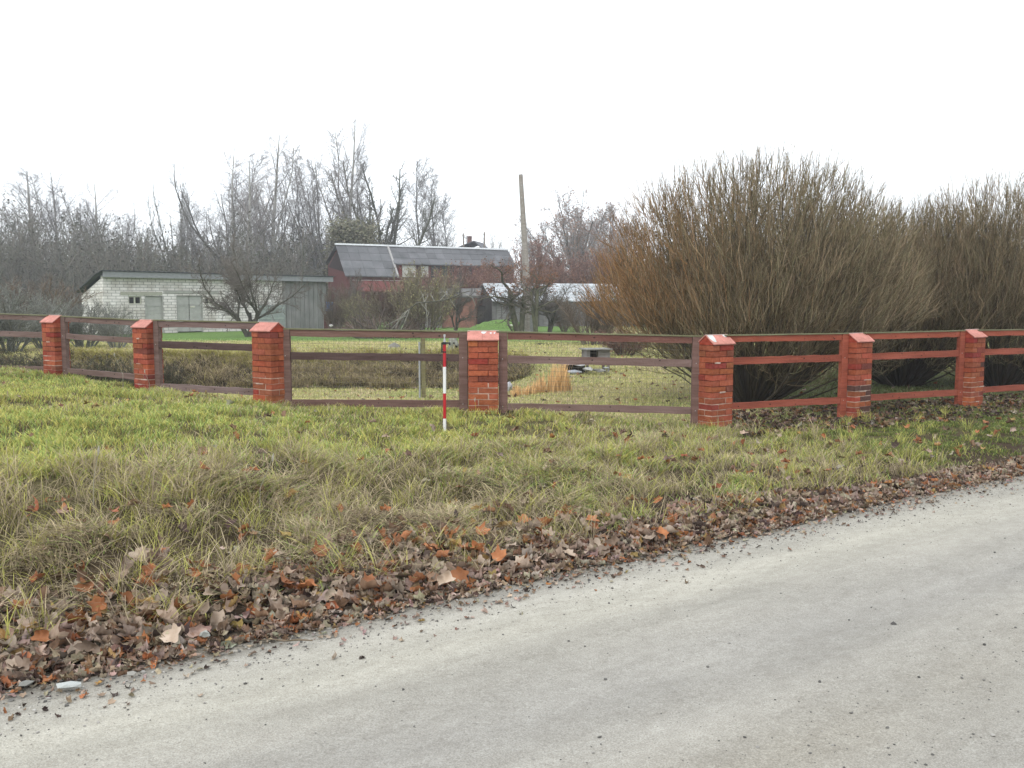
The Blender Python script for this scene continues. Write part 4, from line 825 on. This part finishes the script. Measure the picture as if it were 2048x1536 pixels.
# loose wire coil of fallen apple branch and brush pile
g = Geo(); D = 37
def pt(u, v, dd=0): return (XU(u, D + dd), D + dd, ZV(v, D + dd))
def lp(L): ox = pt(*L[0]); return L
O = np.array([XU(700, D), D, 0.0])
def br(pl, r0, r1, c, tgt=None): (tgt or g).tube([np.array(pt(*p)) - O for p in pl], np.linspace(r0, r1, len(pl)), 6, c)
LC = (.26, .25, .23); root = thing('fallen_branch', 'long lichened fallen apple branch arching over the brush pile', 'branch', tuple(O))
br([(795, 663), (805, 645), (815, 622, .3), (835, 606), (870, 603), (900, 598), (925, 586), (940, 582)], .05, .02, (.10, .095, .08)); link('limb', g.mesh('limb', M['bark']), root)
g = Geo()
for pl in [[(817, 620), (800, 640), (782, 660)], [(820, 618), (812, 640), (800, 664), (790, 672)], [(850, 605), (846, 590), (843, 583)], [(850, 605), (856, 592), (852, 584), (840, 600)], [(880, 602), (890, 590), (897, 588), (890, 600)], [(893, 600), (900, 590), (886, 583), (880, 586)], [(900, 598), (906, 606), (912, 615)],
           [(852, 606), (854, 630), (856, 655)], [(842, 606), (858, 625), (852, 650)], [(925, 586), (945, 595), (952, 612)], [(870, 603), (862, 588), (866, 578)], [(815, 622), (806, 628), (798, 640), (790, 660)], [(812, 632), (790, 642), (770, 652)]]: br(pl, .022, .010, LC)
link('twigs', g.mesh('twigs', M['bark']), root)
r = np.random.default_rng(9); a = stems(r, 150, 1.5, .022, 5, lean=1.35, jit=.12, taper=.5, base=1.25); a[0][:, :, 2] += .45 * r.random(150)[:, None] * (1 - np.hypot(a[0][:, 0, 0], a[0][:, 0, 1])[:, None] / 2)
b = spawn(*a, r, 4, .2, 1, .7, .4, .6, .15, -.03, 4, minr=.009)
root = thing('brush_pile', 'heap of cut branches on the lawn beneath the fallen branch', 'brush pile', (XU(772, 39), 39, 0)); root.scale = (1, .7, .75)
link('sticks', to_mesh('sticks', [(*a, 5, [[.13, .09, .075], [.20, .15, .13], [.10, .085, .08]], .15, r)], M['bark']), root); link('twigs', to_mesh('twigs', [(*b, 3, [[.13, .10, .085], [.18, .15, .13]], .15, r)], M['twig']), root)

# ---------------------------------------------------------------- white brick shed
mw = bpy.data.materials.new('white_brick'); mw.use_nodes = True; t = mw.node_tree; n_ = t.nodes; L_ = t.links; bs = n_['Principled BSDF']; bs.inputs['Roughness'].default_value = .9
tc = n_.new('ShaderNodeTexCoord'); sx_ = n_.new('ShaderNodeSeparateXYZ'); ad = n_.new('ShaderNodeMath'); ad.operation = 'ADD'; cb = n_.new('ShaderNodeCombineXYZ'); bt = n_.new('ShaderNodeTexBrick')
L_.new(tc.outputs['Object'], sx_.inputs[0]); L_.new(sx_.outputs[0], ad.inputs[0]); L_.new(sx_.outputs[1], ad.inputs[1]); L_.new(ad.outputs[0], cb.inputs[0]); L_.new(sx_.outputs[2], cb.inputs[1]); L_.new(cb.outputs[0], bt.inputs[0])
bt.inputs['Scale'].default_value = 1; bt.inputs['Brick Width'].default_value = .42; bt.inputs['Row Height'].default_value = .15; bt.inputs['Mortar Size'].default_value = .014
bt.inputs['Color1'].default_value = (.76, .73, .705, 1); bt.inputs['Color2'].default_value = (.63, .60, .575, 1); bt.inputs['Mortar'].default_value = (.26, .25, .235, 1)
nz = n_.new('ShaderNodeTexNoise'); nz.inputs['Scale'].default_value = 1.3; nz.inputs['Detail'].default_value = 8; L_.new(tc.outputs['Object'], nz.inputs[0]); rp = n_.new('ShaderNodeValToRGB'); rp.color_ramp.elements[0].position = .35; rp.color_ramp.elements[0].color = (.68, .66, .62, 1); rp.color_ramp.elements[1].position = .6
L_.new(nz.outputs['Fac'], rp.inputs[0]); mm = n_.new('ShaderNodeMix'); mm.data_type = 'RGBA'; mm.blend_type = 'MULTIPLY'; mm.inputs[0].default_value = 1; L_.new(bt.outputs[0], mm.inputs[6]); L_.new(rp.outputs[0], mm.inputs[7]); L_.new(mm.outputs[2], bs.inputs['Base Color'])
def along(Pa, Pb, u):
    """distance along the wall line Pa-Pb seen at picture column u"""
    d = np.array(Pb) - np.array(Pa); L = np.hypot(*d); lo, hi = -.5 * L, 2 * L
    for _ in range(40):
        m_ = (lo + hi) / 2; p = np.array(Pa) + d / L * m_
        if (1024 + F * p[0] / (p[1] * math.cos(PITCH) + 1.6 * math.sin(PITCH))) < u: lo = m_
        else: hi = m_
    p = np.array(Pa) + d / L * lo; return lo, p[1]
Pa = (XU(210, 45), 45); Pb = (XU(655, 55), 55); ang_ = math.atan2(Pb[1] - Pa[1], Pb[0] - Pa[0]); Lw = math.hypot(Pb[0] - Pa[0], Pb[1] - Pa[1])
shed = thing('white_shed', 'long low white brick shed with grey plank end, doors and small windows', 'shed', (Pa[0], Pa[1], 0), ang_)
AL = lambda u: along(Pa, Pb, u)[0]
def zw(v, u): return ZV(v, along(Pa, Pb, u)[1])
Ht = 2.93; xb = AL(566); Wd_ = 2.5; zback = 2.20
doors = [(AL(292), AL(329), zw(592, 310), 'd'), (AL(355), AL(408), zw(591, 380), 'dd')]; wins = [(AL(259.5), AL(286), zw(609, 272), zw(592, 272)), (AL(411), AL(431), zw(609, 420), zw(595, 420))]
g = Geo()   # front wall cut round the openings
cuts = sorted([(a, b, 0, z_) for a, b, z_, _ in doors] + [(a, b, z0_, z1_) for a, b, z0_, z1_ in wins]); xc = 0
for a, b, z0_, z1_ in cuts:
    g.box(xc, a, 0, .25, -.1, Ht); 
    if z0_ > 0: g.box(a, b, 0, .25, -.1, z0_)
    g.box(a, b, 0, .25, z1_, Ht); xc = b
g.box(xc, xb, 0, .25, -.1, Ht)
g.prism([(.25, -.1), (Wd_, -.1), (Wd_, zback - .15), (.25, Ht - .10)], 0, .25, 'x'); g.box(0, Lw, Wd_ , Wd_ + .2, -.1, zback - .2)
link('wall', g.mesh('wall', mw), shed)
g = Geo(); xs = np.arange(xb, Lw, .16)
for k, x_ in enumerate(xs):
    gcol = np.array([.235, .228, .218]) * (.85 + .25 * RNG.random()); g.box(x_ + .006, min(x_ + .152, Lw), .06 + .02 * (k % 2), .16, -.05, Ht - .02, gcol)
g.box(Lw - .1, Lw, .16, Wd_, -.05, zback - .1, (.17, .19, .185)); link('plank_wall', g.mesh('plank_wall', M['corr']), shed)
DC = (.40, .40, .37)
for a, b, z_, kk in doors:
    g = Geo(); nb = 1 if kk == 'd' else 2; w_ = (b - a) / nb
    for q in range(nb):
        for s_ in range(8): zz0 = .05 + (z_ - .07) * s_ / 8; g.box(a + q * w_ + .02, a + (q + 1) * w_ - .02, .10 + .004 * (s_ % 2), .14, zz0 + .006, zz0 + (z_ - .07) / 8, np.array(DC) * (.93 + .1 * RNG.random()))
        g.box(a + q * w_ + .04, a + (q + 1) * w_ - .04, .08, .1, z_ * .72, z_ * .72 + .10, np.array(DC) * .85)
    do = link('door', g.mesh('door', M['plain']), shed); g = Geo()
    for xx in (a, b - .05): g.box(xx, xx + .05, .03, .16, 0, z_, np.array(DC) * .9)
    g.box(a, b, .03, .16, z_, z_ + .07, np.array(DC) * .9); link('frame', g.mesh('frame', M['plain']), do)
    if kk == 'dd':
        g = Geo(); xm = (a + b) / 2; g.box(xm + .05, xm + .30, .06, .08, 1.36, 1.44, (.62, .60, .50)); link('handle', g.mesh('handle', M['plain']), do)
for a, b, z0_, z1_ in wins:
    g = Geo(); m_ = (a + b) / 2; fc = (.46, .46, .38)
    for (p, q, s0, s1) in ((a, a + .06, z0_, z1_), (b - .06, b, z0_, z1_), (m_ - .035, m_ + .035, z0_ + .06, z1_ - .06), (a + .06, b - .06, z1_ - .06, z1_), (a + .06, b - .06, z0_, z0_ + .06)): g.box(p, q, .05, .13, s0, s1, fc)
    wo = link('window', g.mesh('window', M['plain']), shed); g = Geo(); g.box(a + .03, b - .03, .10, .11, z0_ + .03, z1_ - .03, (.02, .022, .02)); link('pane', g.mesh('pane', M['glass']), wo)
g = Geo(); g.box(AL(244), AL(327), -.03, .06, zw(592, 285) + .05, zw(584, 285) + .02, (.36, .355, .29)); g.box(AL(331), AL(440), -.03, .06, zw(590, 380) + .09, zw(586, 380) + .1, (.36, .36, .32)); link('lintel', g.mesh('lintel', M['plain']), shed)
g = Geo(); a, b = AL(517), AL(571); zt_ = zw(610, 545)
for q in range(2):
    w_ = (b - a) / 2; g.box(a + q * w_ + .02, a + (q + 1) * w_ - .02, -.03, .0, .1, zt_, (.27, .30, .28))
    g.box(a + q * w_ + .1, a + (q + 1) * w_ - .1, -.05, -.03, zt_ * .45, zt_ * .45 + .08, (.33, .38, .34)); g.box(a + q * w_ + .1, a + (q + 1) * w_ - .1, -.05, -.03, zt_ - .2, zt_ - .12, (.33, .38, .34))
link('gate_door', g.mesh('gate_door', M['plain']), shed)
g = Geo(); g.box(-.12, Lw + .25, -.34, -.30, Ht - .04, Ht + .25, (.25, .258, .262)); g.box(-.12, Lw + .25, -.30, .0, Ht + .02, Ht + .05, (.16, .17, .17)); link('fascia', g.mesh('fascia', M['plain']), shed)
g = Geo(); n = 110; ys = np.linspace(-.42, Wd_ + .5, 6); xs = np.linspace(-.25, Lw + .35, n); zr_ = lambda y_: np.interp(y_, [-.42, 0, Wd_ + .5], [Ht + .30, Ht + .24, zback - .05])
XX, YY = np.meshgrid(xs, ys); ZZ = zr_(YY) + .03 * (np.arange(n)[None] % 2); V = np.stack([XX.ravel(), YY.ravel(), ZZ.ravel()], 1); i = (np.arange(5)[:, None] * n + np.arange(n - 1)[None]).ravel()
Vb = V.copy(); Vb[:, 2] -= .035; nv = len(V); g.add(np.concatenate([V, Vb]), [np.concatenate([np.stack([i, i + 1, i + n + 1, i + n], 1), np.stack([i, i + n, i + n + 1, i + 1], 1) + nv, np.stack([np.arange(n - 1), np.arange(n - 1) + nv, np.arange(1, n) + nv, np.arange(1, n)], 1), np.array([[k * n, (k + 1) * n, (k + 1) * n + nv, k * n + nv] for k in range(5)])])], (.075, .08, .085))
link('roof', g.mesh('roof', M['corr']), shed)

# ---------------------------------------------------------------- red barn
Ba = (XU(679, 80), 80); Bb = (XU(1016, 88), 88); rzb = math.atan2(Bb[1] - Ba[1], Bb[0] - Ba[0]); Lb = math.hypot(Bb[0] - Ba[0], Bb[1] - Ba[1])
barn = thing('red_barn', 'red timber barn with long grey slate roof and white ridge', 'barn', (Ba[0], Ba[1], 0), rzb)
Hr = 6.75; BL = lambda u: along(Ba, Bb, u)[0]; x1 = BL(776); RW = (.15, .055, .05); RDk = (.10, .032, .03)
def slope(g, x0, x1_, y0, z0, y1, z1, rows, c, lift=.035, wob=True):
    for k in range(rows):
        a, b = k / rows, (k + 1) / rows; ya, za = y0 + (y1 - y0) * a, z0 + (z1 - z0) * a; yb, zb = y0 + (y1 - y0) * b, z0 + (z1 - z0) * b; nx_ = max(2, int((x1_ - x0) / .85))
        for q in range(nx_):
            xa, xb_ = x0 + (x1_ - x0) * q / nx_, x0 + (x1_ - x0) * (q + 1) / nx_; cc = np.array(c) * (.82 + .34 * RNG.random()); l_ = lift * (.8 + .5 * RNG.random())
            V = [(xa, ya, za), (xb_ - .012, ya, za), (xb_ - .012, yb, zb + l_), (xa, yb, zb + l_), (xa, ya, za - .06), (xb_ - .012, ya, za - .06), (xb_ - .012, yb, zb - .06), (xa, yb, zb - .06)]
            g.add(V, [[[0, 1, 2, 3], [4, 7, 6, 5], [3, 2, 6, 7], [0, 3, 7, 4], [1, 5, 6, 2], [0, 4, 5, 1]]], cc)
g = Geo(); SL = (.125, .125, .132); ya, za = -2.7, 3.95
slope(g, -.25, x1, -.02, Hr, ya, za, 4, SL); slope(g, x1 + .02, Lb, -.02, Hr, -1.75, 5.12, 3, SL); slope(g, -.25, Lb, .02, Hr, 3.6, 5.15, 4, SL); rf = link('roof', g.mesh('roof', M['corr']), barn)
g = Geo(); g.box(-.28, Lb + .05, -.13, .13, Hr + .02, Hr + .16, (.80, .82, .84)); link('ridge_cap', g.mesh('ridge_cap', M['plain']), rf)
g = Geo(); g.prism([(ya, za + .12), (ya, za - .1), (-.1, Hr - .1), (-.1, Hr + .12)], x1 - .05, x1 + .12, 'x', (.33, .32, .31)); link('verge_board', g.mesh('verge_board', M['plain']), rf)
g = Geo(); g.prism([(-2.3, 0), (3.3, 0), (3.3, 5.1), (0, Hr - .15), (-2.3, 4.2)], 0, x1 - .1, 'x', RW); g.prism([(-1.45, 0), (3.3, 0), (3.3, 5.1), (0, Hr - .15), (-1.45, 5.15)], x1 - .1, Lb - .1, 'x', RW)
wl = link('wall', g.mesh('wall', M['wood']), barn)
g = Geo(); g.prism([(-1.9, 4.3), (2.9, 4.9), (0, Hr - .35)], -.05, -.002, 'x', (.045, .032, .03)); link('gable_opening', g.mesh('gable_opening', M['wood']), barn)
for k, (ua, ub, c) in enumerate([(787, 793, (.16, .03, .025)), (794, 821, (.50, .48, .44)), (823, 829, (.06, .03, .03)), (831, 845, (.45, .44, .41)), (851, 857, (.03, .035, .04)), (860, 868, (.035, .04, .045)), (872, 882, (.03, .035, .04)), (888, 896, (.05, .04, .04)), (902, 912, (.03, .03, .035)), (920, 930, (.03, .035, .04))]):
    a, b = BL(ua), BL(ub); z1_ = 5.0; z0_ = 3.95; g = Geo(); g.box(a, b, -1.53, -1.455, z0_, z1_, c)
    link('window' if k not in (1, 3) else 'white_panel', g.mesh('window', M['plain']), barn)
g = Geo(); g.prism([(-2.35, 3.65), (-3.5, 2.65), (-3.5, 2.55), (-2.35, 3.55)], BL(690), BL(800), 'x', (.17, .055, .05)); g.prism([(-2.35, 3.62), (-2.35, 3.55), (-2.45, 3.5), (-2.45, 3.62)], BL(690), BL(800), 'x', (.45, .43, .42)); link('porch_roof', g.mesh('porch_roof', M['wood']), barn)
g = Geo(); g.box(BL(694), BL(790), -3.35, -3.25, 0, 2.5, (.09, .032, .028)); link('porch_wall', g.mesh('porch_wall', M['wood']), barn)

# low brick outbuilding, long pale roofed shed, small far house
D = 58; a, b = XU(884, D), XU(951, D); g = Geo(); g.box(0, b - a, 0, 3, -.1, 1.95, (.25, .135, .105)); root = thing('brick_outbuilding', 'low pale red brick outbuilding behind the small apple tree', 'outbuilding', (a, D, 0))
link('wall', g.mesh('wall', M['brick']), root); g = Geo(); g.prism([(-.3, 1.95), (3.3, 2.5), (3.3, 2.6), (-.3, 2.07)], -.3, b - a + .3, 'x', (.12, .115, .11)); link('roof', g.mesh('roof', M['corr']), root)
g = Geo(); g.box(XU(850, D) - a, -.02, -.4, -.1, -.1, .75, (.20, .18, .185)); link('stone_step', g.mesh('stone_step', M['stone']), root)
D = 60; Ga = (XU(984, D), D); rg = math.radians(14); root = thing('long_garden_shed', 'long grey plank shed under a pale reflective corrugated roof', 'shed', (Ga[0], D, 0), rg); Lg = 10.5
g = Geo(); z_e = 1.72; zr2 = 3.0; slope(g, 0, Lg, 3.2, zr2, -.25, z_e, 6, (.46, .48, .50), .03); slope(g, 0, Lg, 3.25, zr2, 6.2, 1.9, 3, (.46, .48, .50), .03); link('roof', g.mesh('roof', M['corr']), root)
g = Geo(); xs = np.arange(0, Lg, .33)
for k, x_ in enumerate(xs): g.box(x_ + .01, x_ + .32, .02 * (k % 2), .12, -.05, z_e - .02, np.array([.20, .205, .205]) * (.75 + .4 * RNG.random()))
ys = np.arange(.12, 5.8, .33)
for y_ in ys: g.box(.0, .1, y_, y_ + .32, -.05, np.interp(y_, [0, 3.2, 5.8], [1.7, 2.9, 1.9]), np.array([.10, .095, .09]) * (.8 + .3 * RNG.random()))
for x_, w_ in ((-.75, .45), (-1.6, .4)): g.box(x_, x_ + w_, .9, 1.0, -.05, 1.4, (.09, .085, .08))
link('wall', g.mesh('wall', M['wood']), root); g = Geo(); g.box(0, Lg, -.27, -.2, z_e - .14, z_e - .03, (.05, .055, .05)); link('fascia', g.mesh('fascia', M['plain']), root)
g = Geo(); xq = along(Ga, (Ga[0] + math.cos(rg), D + math.sin(rg)), 1075)[0]; g.box(xq, xq + 1.3, -.03, .0, 0, 1.5, (.07, .065, .06)); link('door', g.mesh('door', M['wood']), root)
D = 130; root = thing('far_house', 'small far house with a red chimney peeping over the barn ridge', 'house', (XU(944, D), D, 0), math.radians(-12))
g = Geo(); g.box(-1.7, 1.7, -2, 3, 0, 9.5, (.22, .16, .12)); link('wall', g.mesh('wall', M['plain']), root)
g = Geo(); g.prism([(-2.1, 9.35), (.9, 10.45), (2.1, 9.4), (2.1, 9.25), (.9, 10.3), (-2.1, 9.2)], -2.3, 3, 'y', (.10, .10, .11)); r2 = link('roof', g.mesh('roof', M['corr']), root)
g = Geo(); g.box(-.6, -.05, -.3, .3, 9.7, 11.25, (.16, .085, .07)); g.box(-.66, .01, -.36, .36, 11.1, 11.2, (.14, .075, .06)); link('chimney', g.mesh('chimney', M['brick']), r2)
for (u, v0, lab, sl_) in ((932, 467, 'thin leaning post just left of the far chimney', -.03), (969, 464, 'straight thin post right of the far house roof', 0)):
    D = 124; g = Geo(); hh_ = ZV(v0, D); g.tube([(0, 0, 0), (0, 0, hh_)], [.13, .1], 8, (.22, .19, .16)); g.box(-.16, .16, -.04, .04, hh_ - .35, hh_ - .27, (.2, .17, .15)); o = link('distant_post', g.mesh('distant_post', M['wood']), None, lab, 'post', loc=(XU(u, D), D, 0)); o.rotation_euler = (0, sl_, 0)

# ---------------------------------------------------------------- utility pole
D = 50; root = thing('utility_pole', 'tall leaning weathered wooden utility pole braced by a concrete stub', 'utility pole', (XU(1058, D), D, 0))
g = Geo(); topx = XU(1041, D) - XU(1058, D); ht = ZV(349, D); pts = [(0, 0, -.2), (-.02, 0, 1.5), (topx * .38, 0, ht * .42), (topx * .72, 0, ht * .75), (topx, 0, ht)]
g.tube(pts, [.24, .22, .185, .145, .12], 14, (.30, .285, .26)); link('shaft', g.mesh('shaft', M['wood']), root)
g = Geo(); g.tube([(-.13, -.12, 0), (topx * .38 - .1, -.12, ht * .40), (topx * .5 - .12, -.1, ht * .52)], [.13, .10, .08], 8, (.26, .245, .225)); link('brace', g.mesh('brace', M['wood']), root)
g = Geo(); g.box(.06, .36, -.22, -.05, -.1, 1.45, (.24, .235, .23), .01); g.box(.0, .4, -.25, -.02, .95, 1.0, (.16, .1, .08)); link('stub', g.mesh('stub', M['stone']), root)
g = Geo()
for v_, s_ in ((373, 1), (397, -1), (408, 1)):
    zz_ = ZV(v_, D); xx = topx * zz_ / ht; g.tube([(xx, -.1, zz_), (xx + .02 * s_, -.2, zz_ + .02), (xx + .02 * s_, -.2, zz_ + .12)], [.015, .015, .04], 8, (.5, .5, .5))
link('insulator', g.mesh('insulator', M['plain']), root)

# ---------------------------------------------------------------- garden bits
g = Geo(); D = 22; x, y = XU(1191, D), D; gr = float(gz(x, y)); root = thing('well_house', 'little grey wooden well house with flat lid above the pond stones', 'well house', (x, y, gr - .05), math.radians(12))
HW = .27; zt_ = ZV(699, D) - gr + .05; z0_ = ZV(716, D) - gr + .05
for a, b, c_, d_ in ((-HW, HW, .18, .22), (-HW, -HW + .06, -.22, .18), (HW - .06, HW, -.22, .18), (-.0, HW - .06, -.22, -.18)): g.box(a, b, c_, d_, z0_ - .05, zt_, (.25, .25, .245))
g.box(-HW + .06, 0, -.22, -.19, z0_ - .05, z0_ , (.25, .25, .24)); link('body', g.mesh('body', M['wood']), root)
g = Geo(); g.box(-HW - .07, HW + .07, -.30, .30, zt_, zt_ + .03, (.27, .28, .27)); link('lid', g.mesh('lid', M['wood']), root)
g = Geo(); g.box(-HW + .07, -.02, -.1, -.08, z0_, zt_ - .01, (.012, .012, .012)); link('opening', g.mesh('opening', M['glass']), root)
g = Geo()
for sx2 in (-1, 1):
    for sy2 in (-1, 1): g.box(sx2 * HW - .025, sx2 * HW + .025, sy2 * .2 - .025, sy2 * .2 + .025, -.3, zt_ - .002, (.22, .22, .215))
link('frame', g.mesh('frame', M['wood']), root)
for k, (u, v, sz_, c, sq, lab) in enumerate([(1150, 744, .17, (.36, .38, .40), (1.5, 1, .6), 'largest pale flat pond stone beside the reeds'), (1142, 752, .12, (.30, .31, .32), (1.2, 1, .7), 'lowest grey stone at the mouth of the pond pit'), (1175, 738, .15, (.38, .38, .36), (1.4, 1, .5), 'pale slab under the front of the well house'), (1200, 741, .14, (.27, .27, .26), (1.3, 1, .6), 'grey stone below the right side of the well house'),
                                               (1160, 731, .12, (.42, .42, .42), (1.5, 1, .4), 'whitish flat stone on top of the pond pit'), (1213, 736, .10, (.30, .31, .29), (1.4, 1, .5), 'small grey stone right of the well house'), (1018, 772, .12, (.50, .50, .52), (.8, 1, 1.4), 'upright white stone left of the reeds')]):
    D = 21.3 if k < 6 else 17; z_ = ZV(v, D); o = link('pond_stone', mesh_np('pond_stone', SP[k % 6][0], [SP[k % 6][1]], np.tile(c, (12, 1)), M['stone']), None, lab, 'stone', 'stones round the pond pit'); o.location = (XU(u, D), D, z_); o.scale = (sz_ * sq[0], sz_ * sq[1], sz_ * sq[2]); o.rotation_euler = (0, 0, k)
g = Geo(); g.box(-.27, .27, -.05, .25, -.16, .08, (.02, .017, .014), .02); g.box(-.3, .36, -.10, .28, .08, .12, (.22, .17, .14), .01); link('pond_pit', g.mesh('pond_pit', M['stone']), None, 'dark timber topped pit opening behind the pond stones', 'pit', loc=(XU(1148, 21.6), 21.6, ZV(736, 21.6)))
D = 30; o = link('boulder', mesh_np('boulder', SP[2][0], [SP[2][1]], np.tile((.27, .26, .24), (12, 1)), M['stone'], True), None, 'rounded grey boulder on the lawn behind the middle rail', 'boulder', loc=(XU(789, 29.5), 29.5, float(gz(XU(789, 29.5), 29.5)) + .02)); o.scale = (.24, .2, .26)
D = 28; x = XU(907, D); root = thing('broken_stump', 'grey split stump with dark holes on the lawn beside the survey pole', 'stump', (x, D, float(gz(x, D)))); rs = np.random.default_rng(4)
g = Geo(); g.tube([(0, 0, -.05), (.0, 0, .18), (-.03, 0, .36), (-.06, 0, .50)], [.19, .17, .12, .05], 9, (.25, .25, .22)); g.box(.07, .20, -.1, .1, -.02, .2, (.15, .15, .13), .02); link('wood', g.mesh('wood', M['bark']), root)
g = Geo(); g.tube([(.08, -.19, .10), (.1, -.15, .10)], .05, 7, (.015, .015, .012)); g.tube([(.02, -.19, .22), (.03, -.14, .22)], .03, 7, (.015, .015, .012)); link('hole', g.mesh('hole', M['bark']), root)
D = 18.6; x = XU(847, D); gr = float(gz(x, D)); g = Geo(); g.box(-.045, .045, -.04, .04, -.3, ZV(676, D) - gr, (.20, .19, .10), .004); link('wooden_stake', g.mesh('wooden_stake', M['wood']), None, 'mossy wooden stake standing in the pond hollow', 'stake', loc=(x, D, gr), rz=.2)
x = XU(839.5, D); g = Geo(); g.tube([(0, 0, -.3), (0, 0, ZV(684, D) - gr)], .022, 10, (.33, .34, .35)); link('grey_pipe', g.mesh('grey_pipe', M['plain']), None, 'thin grey pipe standing close left of the mossy stake', 'pipe', loc=(x, D, gr))
D = 52; g = Geo(); g.tube([(0, 0, 1.0), (0, 0, 1.02), (0, 0, 1.3), (0, 0, 1.7), (0, 0, 1.72)], [.02, .2, .21, .2, .18], 16, (.05, .17, .42)); link('blue_barrel', g.mesh('blue_barrel', M['plain']), None, 'blue plastic barrel standing behind the red plank fence', 'barrel', loc=(XU(660, D), D, -.05))
g = Geo(); g.box(-.3, .3, -.25, .25, 0, .98, (.10, .05, .045)); link('barrel_stand', g.mesh('barrel_stand', M['wood']), None, 'low dark stand carrying the blue barrel', 'stand', loc=(XU(660, D), D, -.03))
D = 51; g = Geo(); a = XU(655, D); b = XU(742, D)
for k in range(12):
    x0_ = (b - a) * k / 12
    for zq in range(4): g.box(x0_, x0_ + (b - a) / 12 - .008, .0, .03, .06 + .27 * zq, .30 + .27 * zq, np.array([.105, .052, .05]) * (.75 + .5 * RNG.random()))
    if k % 3 == 0: g.box(x0_ - .05, x0_ + .05, -.06, -.002, 0, 1.18, (.09, .045, .04))
link('plank_fence', g.mesh('plank_fence', M['wood']), None, 'low dark red plank fence between the white shed and the barn', 'fence', loc=(a, D, -.03))
for k, (u, v, c) in enumerate([(663, 650, (.5, .48, .46)), (737, 650, (.55, .35, .22)), (808, 640, (.55, .52, .40)), (1022, 650, (.6, .6, .5)), (1143, 648, (.62, .60, .50)), (1152, 650, (.55, .52, .42))]):
    D = 44 if k < 3 else 55; o = link('garden_stone', mesh_np('garden_stone', SP[k][0], [SP[k][1]], np.tile(c, (12, 1)), M['stone']), None, ['pale stone at the foot of the white shed end', 'orange brown stone beside the brush pile', 'cream stone lying on the brush pile', 'cream stone left of the pollarded trees', 'cream stone by the grey plank shed wall', 'beige stone right of the cream one by the plank wall'][k], 'stone', 'pale stones on the garden lawn')
    o.location = (XU(u, D), D, ZV(v, D) - .03); o.scale = (.13, .12, .13)
g = Geo(); D = 56; mpts = []
V = []; 
for i_ in range(25):
    for j_ in range(7): xx = -2.2 + 4.4 * i_ / 24; yy = -1 + 2 * j_ / 6; V.append((xx, yy, .62 * max(0, (1 - (xx / 2.2) ** 2)) * max(0, 1 - yy ** 2) + .03 * RNG.normal()))
i = (np.arange(24)[:, None] * 7 + np.arange(6)[None]).ravel(); link('grass_mound', mesh_np('grass_mound', V, [np.stack([i, i + 7, i + 8, i + 1], 1)], np.tile((.13, .22, .065), (len(V), 1)), M['ground'], True), None, None, None, None, 'structure', (XU(1005, D), D, -.05))
# a few dry seed stalks in front of the fence
for k, (u, D, hh_, lab) in enumerate([(248, 12.2, .55, 'pale dry seed stalk left of the second brick pillar'), (300, 12.3, .34, 'bent dry stalk in front of the second brick pillar'), (950, 10.9, .22, 'yellow bent grass stalk before the middle pillar'), (190, 5.6, .4, 'thin dead stalk standing in the slope grass on the left'), (520, 5.9, .42, 'thin dead stalk rising from the dark hollow')]):
    x = XU(u, D); g = Geo(); q = .05 * (k - 2); g.tube([(0, 0, -.02), (.01, 0, hh_ * .5), (q, 0, hh_)], [.003, .0025, .0015], 5, (.38, .36, .28) if k != 2 else (.55, .45, .08)); g.tube([(q, 0, hh_ - .03), (q, 0, hh_), (q + .005, 0, hh_ + .03)], [.002, .008, .002], 6, (.45, .43, .36))
    link('dry_stalk', g.mesh('dry_stalk', M['grass']), None, lab, 'stalk', 'dry seed stalks', loc=(x, D, float(gz(x, D))))
# ---------------------------------------------------------------- moist air
hm = bpy.data.materials.new('haze'); hm.use_nodes = True; t = hm.node_tree; t.nodes.clear(); o_ = t.nodes.new('ShaderNodeOutputMaterial'); pv = t.nodes.new('ShaderNodeVolumePrincipled')
pv.inputs['Color'].default_value = (.93, .96, 1, 1); pv.inputs['Density'].default_value = .0011; pv.inputs['Anisotropy'].default_value = .0; t.links.new(pv.outputs[0], o_.inputs['Volume'])
g = Geo(); g.box(-265, 265, -75, 345, -2.2, 40); hz = link('haze', g.mesh('haze', hm), None, None, None, None, 'stuff')
#NEXT
